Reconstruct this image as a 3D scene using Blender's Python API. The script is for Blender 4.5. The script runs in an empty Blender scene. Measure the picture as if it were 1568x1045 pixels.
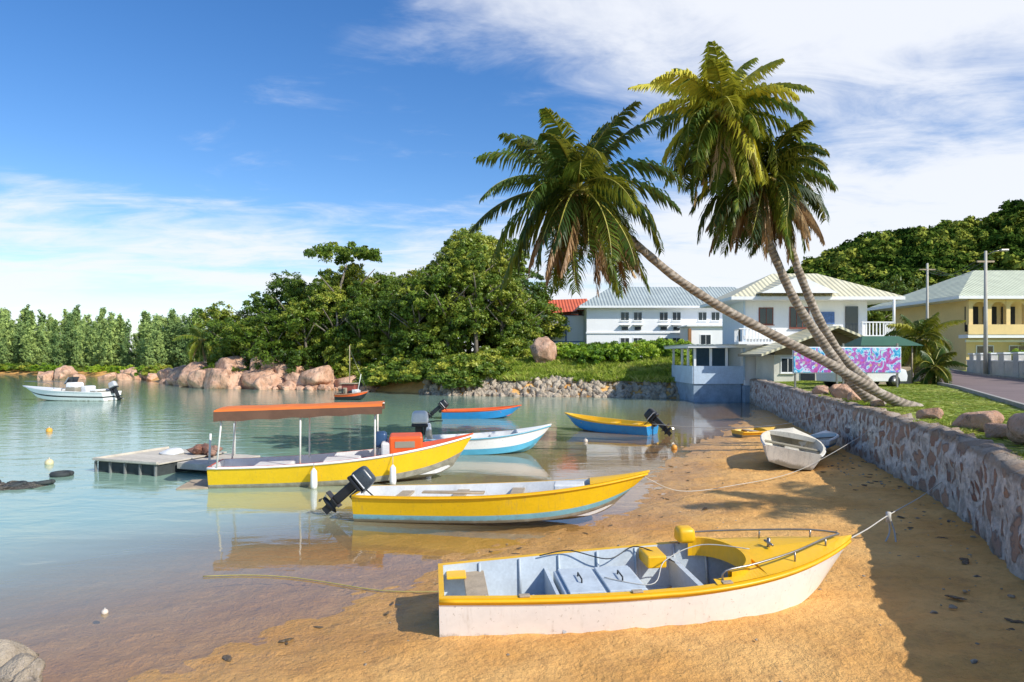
import bpy, math, random, bmesh
import numpy as np
from mathutils import Vector, Matrix, noise, Euler
random.seed(7); RS=np.random.RandomState(7)
sc=bpy.context.scene
COL=sc.collection
# ------------------------------------------------------------ helpers
def link(o,parent=None):
    COL.objects.link(o)
    if parent is not None: o.parent=parent
    return o
def empty(name,loc=(0,0,0),rot=(0,0,0),parent=None,s=1):
    o=bpy.data.objects.new(name,None); o.location=loc; o.rotation_euler=rot; o.scale=(s,s,s)
    o.empty_display_size=.3
    return link(o,parent)
def make_mesh(name,V,F,mats,midx=None,smooth=False,attrs=None):
    me=bpy.data.meshes.new(name)
    V=np.asarray(V,dtype=float).reshape(-1,3)
    if isinstance(F,np.ndarray): F=F.tolist()
    me.from_pydata(V.tolist(),[],F)
    for m in (mats if isinstance(mats,(list,tuple)) else [mats]): me.materials.append(m)
    if midx is not None: me.polygons.foreach_set('material_index',np.asarray(midx,dtype=np.int32))
    if smooth: me.polygons.foreach_set('use_smooth',np.ones(len(me.polygons),dtype=bool))
    if attrs:
        for k,v in attrs.items():
            v=np.asarray(v,dtype=np.float32)
            a=me.attributes.new(k,'FLOAT','POINT'); a.data.foreach_set('value',v)
    me.update()
    return me
def mobj(name,V,F,mats,midx=None,smooth=False,parent=None,attrs=None):
    return link(bpy.data.objects.new(name,make_mesh(name,V,F,mats,midx,smooth,attrs)),parent)
def inst(name,me,loc,rot=(0,0,0),scale=(1,1,1),parent=None):
    o=bpy.data.objects.new(name,me); o.location=loc; o.rotation_euler=rot
    o.scale=scale if hasattr(scale,'__len__') else (scale,)*3
    return link(o,parent)
BF=[(0,3,2,1),(4,5,6,7),(0,1,5,4),(1,2,6,5),(2,3,7,6),(3,0,4,7)]
def box(name,x0,x1,y0,y1,z0,z1,mat,parent=None,bevel=0,rotz=0,taper=0,seg=2):
    cx,cy,cz=(x0+x1)/2,(y0+y1)/2,(z0+z1)/2
    a,b,c=(x1-x0)/2,(y1-y0)/2,(z1-z0)/2; k=1-taper
    V=[(-a,-b,-c),(a,-b,-c),(a,b,-c),(-a,b,-c),(-a*k,-b*k,c),(a*k,-b*k,c),(a*k,b*k,c),(-a*k,b*k,c)]
    o=mobj(name,V,BF,mat,parent=parent); o.location=(cx,cy,cz); o.rotation_euler=(0,0,rotz)
    if bevel:
        m=o.modifiers.new('b','BEVEL'); m.width=bevel; m.segments=seg
        if seg>2: o.data.polygons.foreach_set('use_smooth',np.ones(6,dtype=bool))
    return o
def tube_geo(pts,rad,seg=8,cap=True):
    pts=[Vector(p) for p in pts]; n=len(pts)
    if not hasattr(rad,'__len__'): rad=[rad]*n
    V=[];F=[]; up=Vector((0,0,1)); prev=None
    for i,p in enumerate(pts):
        t=(pts[min(i+1,n-1)]-pts[max(i-1,0)]).normalized()
        if prev is None:
            a=t.orthogonal().normalized()
        else:
            a=(prev-t*prev.dot(t)).normalized()
        prev=a; b=t.cross(a)
        for k in range(seg):
            q=2*math.pi*k/seg
            V.append(tuple(p+(a*math.cos(q)+b*math.sin(q))*rad[i]))
    for i in range(n-1):
        for k in range(seg):
            F.append((i*seg+k,i*seg+(k+1)%seg,(i+1)*seg+(k+1)%seg,(i+1)*seg+k))
    if cap:
        F.append(tuple(range(seg))[::-1]); F.append(tuple((n-1)*seg+k for k in range(seg)))
    return V,F
def tube(name,pts,rad,mat,parent=None,seg=8):
    V,F=tube_geo(pts,rad,seg); return mobj(name,V,F,mat,smooth=True,parent=parent)
def curve_pts(P,n):
    P=[Vector(p) for p in P]; out=[]
    m=len(P)-1
    for i in range(n):
        u=i/(n-1)*m; k=min(int(u),m-1); f=u-k
        p0=P[max(k-1,0)];p1=P[k];p2=P[k+1];p3=P[min(k+2,m)]
        out.append(.5*((2*p1)+(p2-p0)*f+(2*p0-5*p1+4*p2-p3)*f*f+(3*p1-p0-3*p2+p3)*f**3))
    return out
# ------------------------------------------------------------ materials
class NT:
    def __init__(s,nt): s.nt=nt; nt.nodes.clear()
    def n(s,t,**kw):
        nd=s.nt.nodes.new(t)
        for k,v in kw.items():
            if k in ('I',):
                for a,b in v.items():
                    if isinstance(b,bpy.types.NodeSocket): s.nt.links.new(b,nd.inputs[a])
                    else: nd.inputs[a].default_value=b
            else: setattr(nd,k,v)
        return nd
    def l(s,a,b): s.nt.links.new(a,b)
    def math(s,op,a,b=0.,c=None,clamp=False):
        nd=s.nt.nodes.new('ShaderNodeMath'); nd.operation=op; nd.use_clamp=clamp
        for i,v in enumerate([a,b]+([c] if c is not None else [])):
            if isinstance(v,bpy.types.NodeSocket): s.nt.links.new(v,nd.inputs[i])
            else: nd.inputs[i].default_value=v
        return nd.outputs[0]
    def mix(s,f,a,b,blend='MIX'):
        nd=s.nt.nodes.new('ShaderNodeMix'); nd.data_type='RGBA'; nd.blend_type=blend
        for i,v in ((0,f),(6,a),(7,b)):
            if isinstance(v,bpy.types.NodeSocket): s.nt.links.new(v,nd.inputs[i])
            else: nd.inputs[i].default_value=(v if i==0 else (*v,1) if len(v)==3 else v)
        return nd.outputs[2]
    def ss(s,v,a,b):
        nd=s.nt.nodes.new('ShaderNodeMapRange'); nd.interpolation_type='SMOOTHSTEP'
        s.nt.links.new(v,nd.inputs[0]); nd.inputs[1].default_value=a; nd.inputs[2].default_value=b
        return nd.outputs[0]
    def noise(s,vec,scale,detail=4,rough=.55,dist=0,out=0):
        nd=s.n('ShaderNodeTexNoise',I={'Scale':scale,'Detail':detail,'Roughness':rough,'Distortion':dist})
        s.l(vec,nd.inputs['Vector']); return nd.outputs[out]
def mk(name):
    m=bpy.data.materials.new(name); m.use_nodes=True; return m,NT(m.node_tree)
_c={}
def M(name,col,rough=.6,var=.25,scale=3,bump=0,metal=0,grime=None,spec=.5,bscale=None,stain=0):
    if name in _c: return _c[name]
    m,t=mk(name)
    tc=t.n('ShaderNodeTexCoord').outputs['Object']
    n1=t.noise(tc,scale,5); n2=t.noise(tc,scale*9,3)
    f=t.math('ADD',t.math('MULTIPLY',n1,.65),t.math('MULTIPLY',n2,.35))
    f=t.ss(f,.3,.7)
    c2=tuple(c*(1-var) for c in col)
    c=t.mix(f,c2,col)
    if stain:
        mp=t.n('ShaderNodeMapping',I={'Vector':tc,'Scale':(6,6,.7)})
        st=t.ss(t.noise(mp.outputs[0],1.3,6,.7),.55,.8)
        c=t.mix(t.math('MULTIPLY',st,stain),c,(.16,.13,.09))
    if grime is not None:
        sep=t.n('ShaderNodeSeparateXYZ',I={0:tc})
        nn=t.noise(tc,5,6,.7)
        z=t.math('ADD',sep.outputs[2],t.math('MULTIPLY',t.math('SUBTRACT',nn,.5),-.26))
        g=t.math('SUBTRACT',1.,t.ss(z,grime-.05,grime+.06))
        c=t.mix(t.math('MULTIPLY',g,.85),c,(.20,.17,.10))
        sp=t.ss(t.noise(tc,22,3,.6),.64,.71)
        c=t.mix(t.math('MULTIPLY',sp,.4),c,(.25,.2,.14))
        mp=t.n('ShaderNodeMapping',I={'Vector':tc,'Scale':(9,9,1.)})
        stn=t.ss(t.noise(mp.outputs[0],1.2,6,.7),.54,.78)
        c=t.mix(t.math('MULTIPLY',stn,.32),c,(.3,.24,.15))
    b=t.n('ShaderNodeBsdfPrincipled',I={'Base Color':c,'Metallic':metal})
    t.l(t.math('ADD',t.math('MULTIPLY',n2,.25),rough-.12),b.inputs['Roughness'])
    if bump:
        bn=t.n('ShaderNodeBump',I={'Strength':bump,'Distance':.02,'Height':t.noise(tc,bscale or scale*6,6,.65)})
        t.l(bn.outputs[0],b.inputs['Normal'])
    o=t.n('ShaderNodeOutputMaterial'); t.l(b.outputs[0],o.inputs[0])
    _c[name]=m; return m
def leafmat(name,dark,mid,light,trans=.3,pos=.25):
    m,t=mk(name)
    at=t.n('ShaderNodeAttribute',attribute_name='tint').outputs['Fac']
    oi=t.n('ShaderNodeObjectInfo').outputs['Random']
    g=t.n('ShaderNodeNewGeometry').outputs['Position']
    nz=t.noise(g,pos,2)
    f=t.math('ADD',t.math('MULTIPLY',at,.42),t.math('ADD',t.math('MULTIPLY',oi,.42),t.math('MULTIPLY',nz,.34)))
    r=t.n('ShaderNodeValToRGB'); t.l(f,r.inputs[0])
    e=r.color_ramp.elements; e[0].position=.25; e[0].color=(*dark,1); e[1].position=.9; e[1].color=(*light,1)
    k=r.color_ramp.elements.new(.58); k.color=(*mid,1)
    o=t.n('ShaderNodeOutputMaterial')
    if trans<=0:
        d=t.n('ShaderNodeBsdfDiffuse',I={'Color':r.outputs[0]}); t.l(d.outputs[0],o.inputs[0]); return m
    d=t.n('ShaderNodeBsdfPrincipled',I={'Base Color':r.outputs[0],'Roughness':.45})
    d.inputs['Specular IOR Level'].default_value=.35
    tr=t.n('ShaderNodeBsdfTranslucent',I={'Color':t.mix(.5,r.outputs[0],light)})
    mx=t.n('ShaderNodeMixShader',I={0:trans}); t.l(d.outputs[0],mx.inputs[1]); t.l(tr.outputs[0],mx.inputs[2])
    t.l(mx.outputs[0],o.inputs[0])
    return m
leaf_wood=leafmat('leaf_wood',(.022,.06,.008),(.13,.21,.02),(.46,.46,.06),trans=.22)
leaf_hill=leafmat('leaf_hill',(.02,.05,.010),(.085,.14,.02),(.34,.36,.06),trans=0,pos=.06)
leaf_bright=leafmat('leaf_bright',(.06,.15,.01),(.22,.36,.02),(.48,.60,.05),trans=.25)
leaf_cas=leafmat('leaf_casuarina',(.09,.16,.06),(.22,.31,.10),(.42,.52,.15),trans=0,pos=.08)
leaf_grass=leafmat('leaf_grass',(.12,.20,.01),(.28,.38,.03),(.52,.50,.12),trans=.2,pos=.4)
leaf_palm=leafmat('leaf_palm',(.015,.05,.010),(.075,.14,.016),(.62,.55,.05),trans=.28,pos=.5)
leaf_dead=leafmat('leaf_dead',(.16,.085,.04),(.42,.25,.11),(.68,.50,.26),trans=.2,pos=.5)

SHORE_Y=[-10,0,3,6.7,8.2,9.8,11.9,13.3,16,19.4,23.5,32.8,38.4,46,60,400]
SHORE_X=[-12,-8,-6,-3.76,-2.6,-1.53,-.27,2.0,3.2,4.0,6.0,10.8,13.5,16.9,21,60]
WALL_Y=[-400,-10,1.5,5,8.8,11.5,14.3,19.9,27.5,40,52,400]
WALL_X=[2,2.4,3.5,5.0,6.6,7.85,8.9,10.35,12.1,15.2,17.8,18.4]
FAR_X=[-900,-300,-100,-62,-47,-31,-17,-5.8,9.4,14,17,20,40,60,900]
FAR_Y=[200,150,134,112,90,72,68,58.7,55.7,53.5,56,72,95,115,120]
def wallx(y): return np.interp(y,WALL_Y,WALL_X)
def S(a): a=np.clip(a,0,1); return a*a*(3-2*a)
def H(x,y):
    x=np.asarray(x,float); y=np.asarray(y,float)
    wx=wallx(y); s=x-np.interp(y,SHORE_Y,SHORE_X)
    beach=np.clip(np.where(s>0,s*.042,s*.06),-1.8,.42)
    land=1.58+np.clip(.022*(x-wx),0,.7)
    t=np.clip((x-wx-.12)/.2,0,1)
    h=beach*(1-t)+land*t
    q=y-np.interp(x,FAR_X,FAR_Y)
    k=np.interp(x,[-60,-14,-8],[.45,.6,1])
    far=np.where(q<0,np.clip(q*.3,-1.8,0),k*np.interp(q,[0,1.6,3,8,14,60],[0,1.1,1.5,2.7,3.1,4.2]))
    h=np.maximum(h,far)
    hx=x*185/np.maximum(y,60)
    hill=np.interp(hx,[50,62,75,82,97,128,139,200,400],[0,8,15,20,26,30,35,42,50])*S((y-95)/90)
    return h+hill
def h1(x,y): return float(H(x,y))
# ------------------------------------------------------------ terrain
def spaced(segs):
    out=[]
    for a,b,st in segs: out+=list(np.arange(a,b,st))
    return out
us=np.array(spaced([(-900,-300,100),(-300,-100,12),(-100,-40,3),(-40,-16,1),(-16,-1,.12),(-1,.1,.1)])+[.12,.32]+spaced([(.6,8,.5),(8,60,2),(60,200,8),(200,1000,80)]))
ys=np.array(spaced([(-60,0,6),(0,5,.4),(5,20,.11),(20,46,.4),(46,80,.6),(80,150,3),(150,300,10),(300,1200,90)]))
U,Y=np.meshgrid(us,ys); X=U+wallx(Y)
Z0=H(X,Y)
Z=Z0.copy()
nz=np.zeros_like(Z)
idx=np.argwhere((U<.1)&(Z0<.6)&(Z0>-.6)&(Y>3)&(Y<50))
for i,j in idx:
    p=Vector((X[i,j]*.55,Y[i,j]*.55,0)); q=Vector((X[i,j]*2.4,Y[i,j]*2.4,5)); r=Vector((X[i,j]*5.5,Y[i,j]*5.5,9))
    nz[i,j]=.035*noise.noise(p)+.028*noise.noise(q)+.030*noise.noise(r)
Z=Z+nz
ny,nx=U.shape
I=np.arange(ny*nx).reshape(ny,nx)
Fg=np.stack([I[:-1,:-1],I[:-1,1:],I[1:,1:],I[1:,:-1]],-1).reshape(-1,4)
grass=np.where((U>.1)|(Z0>1.2),1.,0.)
gm,t=mk('ground_mat')
pos=t.n('ShaderNodeNewGeometry').outputs['Position']
ga=t.n('ShaderNodeAttribute',attribute_name='grass').outputs['Fac']
spz=t.n('ShaderNodeSeparateXYZ',I={0:pos}).outputs
ht=spz[2]
n1=t.noise(pos,.6,5); n2=t.noise(pos,5,6,.7); n3=t.noise(pos,60,3,.7)
sand=t.mix(t.ss(n1,.3,.7),(.72,.36,.095),(.88,.51,.175))
sand=t.mix(t.math('MULTIPLY',t.ss(n2,.45,.70),.5),sand,(.50,.25,.085))
sand=t.mix(t.math('MULTIPLY',t.ss(t.noise(pos,1.4,6,.75),.55,.72),.35),sand,(.46,.25,.10))
sand=t.mix(t.math('MULTIPLY',t.ss(n3,.60,.70),.4),sand,(.28,.17,.09))
hn=t.math('ADD',ht,t.math('MULTIPLY',t.math('SUBTRACT',n1,.5),.08))
dry=t.ss(hn,.02,.13)
wetc=t.mix(.5,sand,(.34,.18,.07))
sand2=t.mix(dry,wetc,sand)
gr=t.mix(t.ss(t.noise(pos,1.5,5),.35,.65),(.14,.20,.02),(.34,.38,.08))
gr=t.mix(t.ss(t.noise(pos,.9,6,.7),.52,.72),gr,(.46,.34,.17))
gr=t.mix(t.ss(spz[1],62.,70.),gr,(.05,.09,.015))
col=t.mix(ga,sand2,gr)
rough=t.math('ADD',t.math('MULTIPLY',dry,.55),.30)
bp=t.n('ShaderNodeBump',I={'Strength':1.,'Distance':.06,'Height':t.math('ADD',t.math('MULTIPLY',t.noise(pos,14,5,.7),.8),t.math('MULTIPLY',t.noise(pos,3,4),1.2))})
b=t.n('ShaderNodeBsdfPrincipled',I={'Base Color':col,'Roughness':rough,'Normal':bp.outputs[0]})
b.inputs['Specular IOR Level'].default_value=.3
t.l(b.outputs[0],t.n('ShaderNodeOutputMaterial').inputs[0])
mobj('ground',np.stack([X,Y,Z],-1),Fg,gm,smooth=True,attrs={'grass':grass.ravel()})
# water
wm,t=mk('water_mat')
geo=t.n('ShaderNodeNewGeometry').outputs
pos=geo['Position']
dp=t.n('ShaderNodeAttribute',attribute_name='depth').outputs['Fac']
dd=t.math('ADD',dp,t.math('MULTIPLY',t.math('SUBTRACT',t.noise(pos,.35,4),.5),.10))
op=t.math('MULTIPLY',t.ss(dd,-.02,.60),.96)
murk=t.mix(t.ss(dd,.05,.8),(.56,.47,.28),(.32,.50,.38))
murk=t.mix(t.math('MULTIPLY',t.ss(t.noise(pos,.12,4),.45,.7),.35),murk,(.38,.57,.43))
mp=t.n('ShaderNodeMapping',I={'Vector':pos,'Scale':(.8,1.6,1)})
w1=t.noise(mp.outputs[0],.9,3,.5,.4); w2=t.noise(mp.outputs[0],4.5,3,.6)
ws=t.math('ADD',t.math('MULTIPLY',w1,1.),t.math('MULTIPLY',w2,.18))
bp=t.n('ShaderNodeBump',I={'Distance':.07,'Height':ws,'Strength':t.math('ADD',.07,t.math('MULTIPLY',t.ss(dd,.1,.9),.27))})
dt=t.n('ShaderNodeVectorMath',operation='DOT_PRODUCT'); t.l(bp.outputs[0],dt.inputs[0]); t.l(geo['Incoming'],dt.inputs[1])
om=t.math('SUBTRACT',1.,t.math('ABSOLUTE',dt.outputs['Value']),clamp=True)
fr=t.math('ADD',.03,t.math('MULTIPLY',t.math('POWER',om,4.2),.97),clamp=True)
df=t.n('ShaderNodeBsdfDiffuse',I={'Color':murk})
tr=t.n('ShaderNodeBsdfTransparent',I={'Color':(.95,.95,.90,1)})
m1=t.n('ShaderNodeMixShader',I={0:op}); t.l(tr.outputs[0],m1.inputs[1]); t.l(df.outputs[0],m1.inputs[2])
gl=t.n('ShaderNodeBsdfGlossy',I={'Roughness':.03,'Normal':bp.outputs[0]})
m2=t.n('ShaderNodeMixShader',I={0:fr}); t.l(m1.outputs[0],m2.inputs[1]); t.l(gl.outputs[0],m2.inputs[2])
t.l(m2.outputs[0],t.n('ShaderNodeOutputMaterial').inputs[0])
sel=(U[:-1,:-1].ravel()<2)
mobj('water',np.stack([X,Y,np.zeros_like(X)],-1),Fg[sel],wm,smooth=True,attrs={'depth':(-Z0).ravel()})
# ------------------------------------------------------------ sea wall
st,t=mk('stone_wall_mat')
tc=t.n('ShaderNodeTexCoord').outputs['Object']
nv=t.n('ShaderNodeTexNoise',I={'Scale':1.6,'Detail':4}); t.l(tc,nv.inputs['Vector'])
vm=t.n('ShaderNodeVectorMath',operation='MULTIPLY_ADD'); t.l(nv.outputs['Color'],vm.inputs[0]); vm.inputs[1].default_value=(.8,.8,.8); t.l(tc,vm.inputs[2])
vo=t.n('ShaderNodeTexVoronoi',feature='DISTANCE_TO_EDGE',I={'Scale':2.0}); t.l(vm.outputs[0],vo.inputs['Vector'])
vc=t.n('ShaderNodeTexVoronoi',I={'Scale':2.0}); t.l(vm.outputs[0],vc.inputs['Vector'])
edge=t.math('ADD',vo.outputs['Distance'],t.math('MULTIPLY',t.math('SUBTRACT',t.noise(tc,4,6,.75),.5),.55))
mask=t.ss(edge,.13,.21)
sep=t.n('ShaderNodeSeparateColor',I={0:vc.outputs['Color']})
stone=t.mix(sep.outputs[0],(.22,.10,.065),(.52,.31,.20))
stone=t.mix(t.math('MULTIPLY',sep.outputs[1],.5),stone,(.36,.32,.30))
stone=t.mix(t.math('MULTIPLY',t.ss(t.noise(tc,22,4,.7),.5,.7),.4),stone,(.55,.43,.33))
mort=t.mix(t.ss(t.noise(tc,4,6,.7),.35,.65),(.38,.36,.34),(.80,.77,.73))
c=t.mix(mask,mort,stone)
zz=t.n('ShaderNodeSeparateXYZ',I={0:tc}).outputs[2]
alg=t.math('SUBTRACT',1.,t.ss(t.math('ADD',zz,t.math('MULTIPLY',t.noise(tc,1.7,4),.6)),.5,.95))
c=t.mix(t.math('MULTIPLY',alg,.5),c,(.30,.26,.20))
c=t.mix(t.math('MULTIPLY',t.ss(t.math('ADD',zz,t.math('MULTIPLY',t.noise(tc,3,4),.2)),1.62,1.72),.8),c,(.34,.25,.17))
b=t.n('ShaderNodeBsdfPrincipled',I={'Base Color':c,'Roughness':.85})
hh=t.math('ADD',t.math('MULTIPLY',mask,.7),t.math('MULTIPLY',t.noise(tc,12,6,.75),.9))
bp=t.n('ShaderNodeBump',I={'Strength':1.,'Distance':.07,'Height':hh}); t.l(bp.outputs[0],b.inputs['Normal'])
t.l(b.outputs[0],t.n('ShaderNodeOutputMaterial').inputs[0])
def stone_wall(name,ya,yb,thick,top,mat):
    yy=np.arange(ya,yb,.10); n=len(yy)
    prof=[(0,-.4)]+[(0.02+.05*k/13,-.1+ (top+.02)*k/13) for k in range(14)]+[(.10,top+.02),(.3,top+.05),(thick-.05,top+.02),(thick,top-.3),(thick,.6)]
    V=[];F=[];m=len(prof)
    for i,y in enumerate(yy):
        x0=float(wallx(y))-.12
        for j,(dx,z) in enumerate(prof):
            nn=noise.noise(Vector((x0*1.6+dx*3,y*1.6,z*2)))
            n2=noise.noise(Vector((x0*4+dx*3,y*4,z*4+7))); n3=noise.noise(Vector((x0*9,y*9,z*9+3)))
            zz=z+(.07*nn+.10*n2 if j>12 else 0)
            V.append((x0+dx+(.06*nn+.06*n2+.03*n3)*(1 if j<16 else .3),y,zz))
    for i in range(n-1):
        for j in range(m-1): F.append((i*m+j,(i+1)*m+j,(i+1)*m+j+1,i*m+j+1))
    return mobj(name,V,F,mat,smooth=True)
stone_wall('stone_sea_wall',-8,52,.62,1.66,st)
# ------------------------------------------------------------ boulders
def granite(name,a,b):
    m,t=mk(name)
    tc=t.n('ShaderNodeNewGeometry').outputs['Position']
    c=t.mix(t.ss(t.noise(tc,1.2,5,.65),.3,.7),a,b)
    mp=t.n('ShaderNodeMapping',I={'Vector':tc,'Scale':(1.6,1.6,.5)})
    c=t.mix(t.math('MULTIPLY',t.ss(t.noise(mp.outputs[0],1.6,6,.75),.50,.66),.8),c,(.085,.07,.06))
    c=t.mix(t.math('MULTIPLY',t.ss(t.noise(tc,28,2),.55,.65),.3),c,(.6,.5,.42))
    b_=t.n('ShaderNodeBsdfPrincipled',I={'Base Color':c,'Roughness':.85})
    bp=t.n('ShaderNodeBump',I={'Strength':.9,'Distance':.18,'Height':t.noise(tc,4,7,.7)}); t.l(bp.outputs[0],b_.inputs['Normal'])
    t.l(b_.outputs[0],t.n('ShaderNodeOutputMaterial').inputs[0]); return m
gran=granite('pink_granite',(.50,.26,.15),(.76,.48,.32))
grey=granite('grey_stone',(.34,.27,.19),(.58,.48,.35))
def boulder(seed,mat,rough=.35,sub=4):
    bm=bmesh.new(); bmesh.ops.create_icosphere(bm,subdivisions=sub,radius=1)
    o=Vector((seed*7.3,seed*3.1,seed)); rr=random.Random(seed)
    AX=[Vector((rr.gauss(0,1),rr.gauss(0,1),rr.gauss(0,.8))).normalized() for _ in range(11)]
    TH=[rr.uniform(.55,.85) for _ in AX]
    for v in bm.verts:
        d=v.co.normalized()
        r=1+rough*noise.noise(d*1.1+o)+rough*.4*noise.noise(d*2.6+o)
        q=d*r
        for a,th in zip(AX,TH):
            e=q.dot(a)
            if e>th: q-=a*(e-th)*.92
        q+=d*(rough*.10*noise.noise(d*6+o)+rough*.05*noise.noise(d*14+o))
        v.co=q
    me=bpy.data.meshes.new('boulder'); bm.to_mesh(me); bm.free()
    me.materials.append(mat); me.polygons.foreach_set('use_smooth',np.ones(len(me.polygons),dtype=bool))
    return me
BG=[boulder(i,gran,sub=4) for i in range(6)]
BS=[boulder(i+20,grey,.5,3) for i in range(6)]
g=empty('granite_boulders')
R=random.Random(3)
for (x,y,s) in [(-31,72,2.1),(-29,71.5,1.5),(-27,71.5,1.9),(-24.5,71,2.0),(-22,70.5,1.6),(-20.5,70,1.9),(-18.5,70,1.3),(-17,69,1.1),(-33,73,1.7),(-35.5,77,1.7),(-37,80,1.5),(-39.5,82,1.7),(-42,86,1.2),(-46,91,1.3),(-15,68,.9),(-26,73,2.4),(-30,74,2.4),(-23,72.5,2.4),
    (-50,96,1.0),(-53,100,1.3),(-57,104,1.0),(-61,110,1.4),(-64,113,1.0),(-68,100,1.1),(-66,101,1.4),(-63.5,100,.9),(-71,104,.8),(-55,97,.8),(-58,98,1.0)]:
    inst('boulder',R.choice(BG),(x,y,s*.35),(R.uniform(-.3,.3),R.uniform(-.3,.3),R.uniform(0,6)),(s*R.uniform(1.,1.7),s,s*R.uniform(.7,1.1)),g)
for k in range(80):
    x=R.uniform(-44,-12); y=float(np.interp(x,FAR_X,FAR_Y))-R.uniform(-.8,1.4); s=R.uniform(.25,.85)
    inst('boulder',R.choice(BG),(x,y,s*.2),(R.uniform(-.5,.5),0,R.uniform(0,6)),(s*1.3,s,s*.8),g)
inst('granite_boulder',BG[2],(2.9,63.8,3.5),(0.2,0,1),(1.6,1.3,1.4))
g=empty('embankment_rocks')
for k in range(620):
    x=R.uniform(-8,16); u=R.random(); y=float(np.interp(x,FAR_X,FAR_Y))-.5+u*2.6; s=R.uniform(.16,.42)
    inst('rock',R.choice(BS),(x,y,h1(x,y)+.02),(R.uniform(0,3),R.uniform(0,3),R.uniform(0,6)),(s*1.3,s,s*.8),g)
for (x,y,s,m) in [(9.85,14.6,.38,1),(9.3,12.3,.42,0),(8.65,10.9,.38,4),(8.3,9.9,.34,2),(9.45,13.4,.22,3),(7.85,9.0,.44,5),(10.6,17.5,.24,1),(7.4,8.2,.34,1),(12.3,25.5,.38,2),(12.0,24.2,.28,4),(12.9,27,.44,3),(12.6,28,.3,0),(11.6,21.8,.2,5)]:
    inst('wall_boulder',BG[m],(x+.1,y,1.66+s*.4),(R.random(),0,R.uniform(0,6)),(s*1.25,s,s*.9))
g=empty('shore_rocks')
for (x,y,s) in [(-5.02,6.85,.25),(-5.3,7.05,.26),(-4.72,6.62,.20),(-4.5,6.5,.12)]:
    inst('rock',R.choice(BS),(x,y,.04),(R.random(),0,R.uniform(0,6)),(s*1.4,s,s*.6),g)
g=empty('beach_pebbles')
for k in range(380):
    y=R.uniform(6,26); x=R.uniform(float(np.interp(y,SHORE_Y,SHORE_X)),float(wallx(y))); s=R.uniform(.005,.020)
    if R.random()<.4: x=float(wallx(y))-R.uniform(.2,1.4); s*=2.0
    inst('pebble',R.choice(BS),(x,y,h1(x,y)+.0),(0,0,R.uniform(0,6)),(s*1.5,s,s*.6),g)
# ------------------------------------------------------------ foliage meshes
def leaves(C,Nrm,size,rs,asp=.5,jit=.75):
    n=len(C); r=rs.normal(size=(n,3)); N=Nrm+jit*r; N/=np.linalg.norm(N,axis=1)[:,None]
    a=np.cross(N,rs.normal(size=(n,3))); a/=np.linalg.norm(a,axis=1)[:,None]
    b=np.cross(N,a); s=(size*rs.uniform(.6,1.35,n))[:,None]
    a*=s; b*=s*asp
    V=np.stack([C-a,C+b,C+a,C-b],1).reshape(-1,3)
    F=np.arange(n*4).reshape(-1,4)
    return V,F
def crown(name,seed,mat,ncl=42,nl=150,leaf=.07,flat=.8,low=-.35,rmin=.12,rmax=.28,zs=.85):
    rs=np.random.RandomState(seed); Cs=[];Ns=[];T=[]
    for k in range(ncl):
        while True:
            d=rs.normal(size=3); d/=np.linalg.norm(d)
            if d[2]>low: break
        c=d*rs.uniform(.5,1.05)*np.array([1,1,flat]); r=rs.uniform(rmin,rmax)
        e=rs.normal(size=(nl,3)); e/=np.linalg.norm(e,axis=1)[:,None]
        e[:,2]=np.where(e[:,2]<-.4,-e[:,2],e[:,2])
        rad=r*rs.uniform(.45,1.15,nl)[:,None]
        Cs.append(c+e*rad*np.array([1,1,zs])); Ns.append(e+d*.3); T.append(np.full(nl,rs.uniform(0,.75))+rs.uniform(0,.25,nl))
    C=np.vstack(Cs);N=np.vstack(Ns);T=np.concatenate(T)
    V,F=leaves(C,N,leaf,rs)
    return make_mesh(name,V,F,mat,attrs={'tint':np.repeat(T,4)})
CW=[crown('crown',i,leaf_wood,66,76,.062,flat=.95,low=-.8) for i in range(6)]
CU=crown('crown_umbrella',40,leaf_wood,46,90,.05,.26,-.1,.10,.2)
CB=[crown('bush',50+i,leaf_bright,30,70,.085,.7,-.1) for i in range(3)]
CD=[crown('bush_d',60+i,leaf_wood,34,75,.08,.7,-.1) for i in range(3)]
CH=[crown('crown_h',70+i,leaf_hill,34,50,.10,.8) for i in range(4)]
def conifer(seed):
    rs=np.random.RandomState(seed); Cs=[];Ns=[];T=[]
    for k in range(70):
        z=rs.uniform(.05,1); rr=(.20*(1-z)**.65+.015)*rs.uniform(.5,1.35); a=rs.uniform(0,6.28)
        n=26; u=rs.uniform(0,1,n)[:,None]**.6
        tip=np.array([math.cos(a)*rr,math.sin(a)*rr,z+.08]); base=np.array([0,0,z-.03])
        P=base+(tip-base)*u+rs.normal(size=(n,3))*.014
        Cs.append(P); Ns.append(np.tile(np.array([math.cos(a),math.sin(a),.6]),(n,1))); T.append(np.full(n,rs.uniform(0,.7))+rs.uniform(0,.3,n))
    C=np.vstack(Cs);N=np.vstack(Ns);T=np.concatenate(T)
    V,F=leaves(C,N,.026,rs,.35)
    return make_mesh('casuarina_crown',V,F,leaf_cas,attrs={'tint':np.repeat(T,4)})
CC=[conifer(i) for i in range(6)]
bark=M('bark',(.24,.20,.15),.9,.4,4,.6)
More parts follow.
